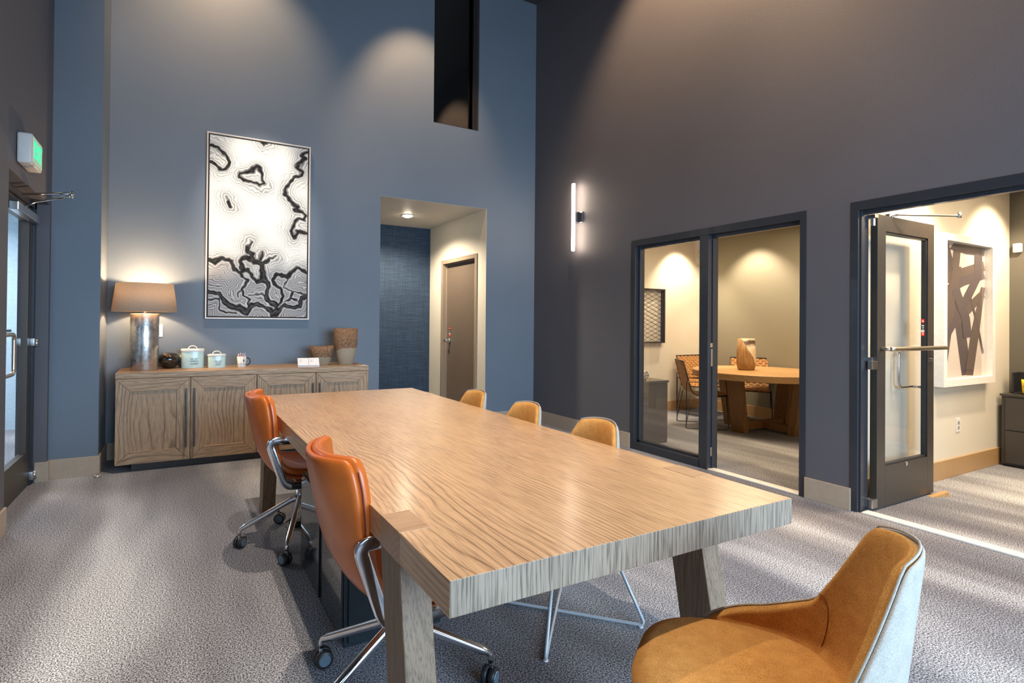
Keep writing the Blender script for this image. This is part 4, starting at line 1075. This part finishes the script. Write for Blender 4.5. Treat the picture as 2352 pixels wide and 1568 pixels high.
obj('pane', bx(-w2+f, w2-f, -.032, -.030, -h2+f, h2-f), M_GLASS, t)
t = thing('wall_outlet', 'white double socket low on cream wall under the print', 'outlet', (1.885, PW1, .44))
obj('plate', bx(-.036, .036, -.006, 0, -.06, .06, bev=.002), M_WHITE, t)
for z in (-.022, .022): obj('socket', bx(-.014, .014, -.010, -.006, z-.013, z+.013, bev=.003), plain('socket_grey', srgb(150, 146, 140), .5), t)
t = thing('motion_detector', 'small white rounded detector on grey wall at room corner', 'sensor', (3.0, PW1-.065, 2.08))
obj('housing', bx(-.045, 0, -.032, .032, -.045, .045, bev=.012), M_WHITE, t, True)
obj('lens_window', bx(-.048, -.044, -.02, .02, -.02, .025, bev=.0015), plain('lens_ivory', srgb(200, 190, 170), .4), t)
t = thing('file_cabinet', 'dark two-drawer cabinet against grey wall in back room', 'cabinet', (2.84, PW1-.50, 0))
M_ESP = plain('espresso_laminate', srgb(62, 58, 54), .35, var=.03)
obj('body', bx(-.15, .15, -.44, .46, .02, .66, bev=.002), M_ESP, t); obj('plinth', bx(-.13, .14, -.42, .44, 0, .02), M_BLACK, t)
obj('top', bx(-.165, .155, -.45, .47, .66, .68, bev=.002), M_ESP, t)
for z0, z1 in ((.035, .335), (.345, .645)): obj('drawer', bx(-.166, -.15, -.43, .43, z0, z1, bev=.003), M_ESP, t)
t = thing('display_tray', 'dark open tray on back room cabinet behind yellow tubes', 'tray', (2.87, PW1-.30, .68))
bm = bmesh.new(); box(bm, .06, .075, -.25, .22, 0, .20, .003); box(bm, -.08, .075, .205, .22, 0, .20, .003); box(bm, -.08, .075, -.25, .22, 0, .012, .003)
obj('box', bm, M_BLACK, t)
M_YEL = plain('yellow_tube', srgb(240, 200, 10), .35, var=.01)
for k, (dy, lb) in enumerate(((.105, 'yellow squeeze tube in front of dark tray, left one'), (.035, 'yellow squeeze tube in front of dark tray, right one'))):
    t = thing('squeeze_tube', lb, 'tube', (2.77, PW1-.25+dy-.04, .68), 0, 'yellow tubes on the back room cabinet')
    bm = bmesh.new(); rings = []
    for z, a, b_ in ((.012, .024, .024), (.05, .028, .020), (.11, .032, .010), (.142, .034, .003)):
        rings.append([bm.verts.new((b_*math.cos(q), a*math.sin(q), z)) for q in [2*PI*i/20 for i in range(20)]])
    for A, B in zip(rings, rings[1:]):
        for i in range(20): bm.faces.new((A[i], A[(i+1) % 20], B[(i+1) % 20], B[i]))
    bm.faces.new(rings[0][::-1]); bm.faces.new(rings[-1]); bd = obj('body', bm, M_YEL, t, True)
    bm = bmesh.new(); cyl(bm, (0, 0, 0), (0, 0, .013), .020, 16); obj('cap', bm, M_BLACK, t)
    bm = bmesh.new()
    for z, wd in ((.100, .016), (.078, .020), (.060, .016)): box(bm, -.030, -.024, -wd, wd, z-.002, z+.002)
    bm.transform(Matrix.Translation((.008, 0, 0))); obj('print', bm, plain('tube_print', srgb(130, 96, 10), .6), bd)
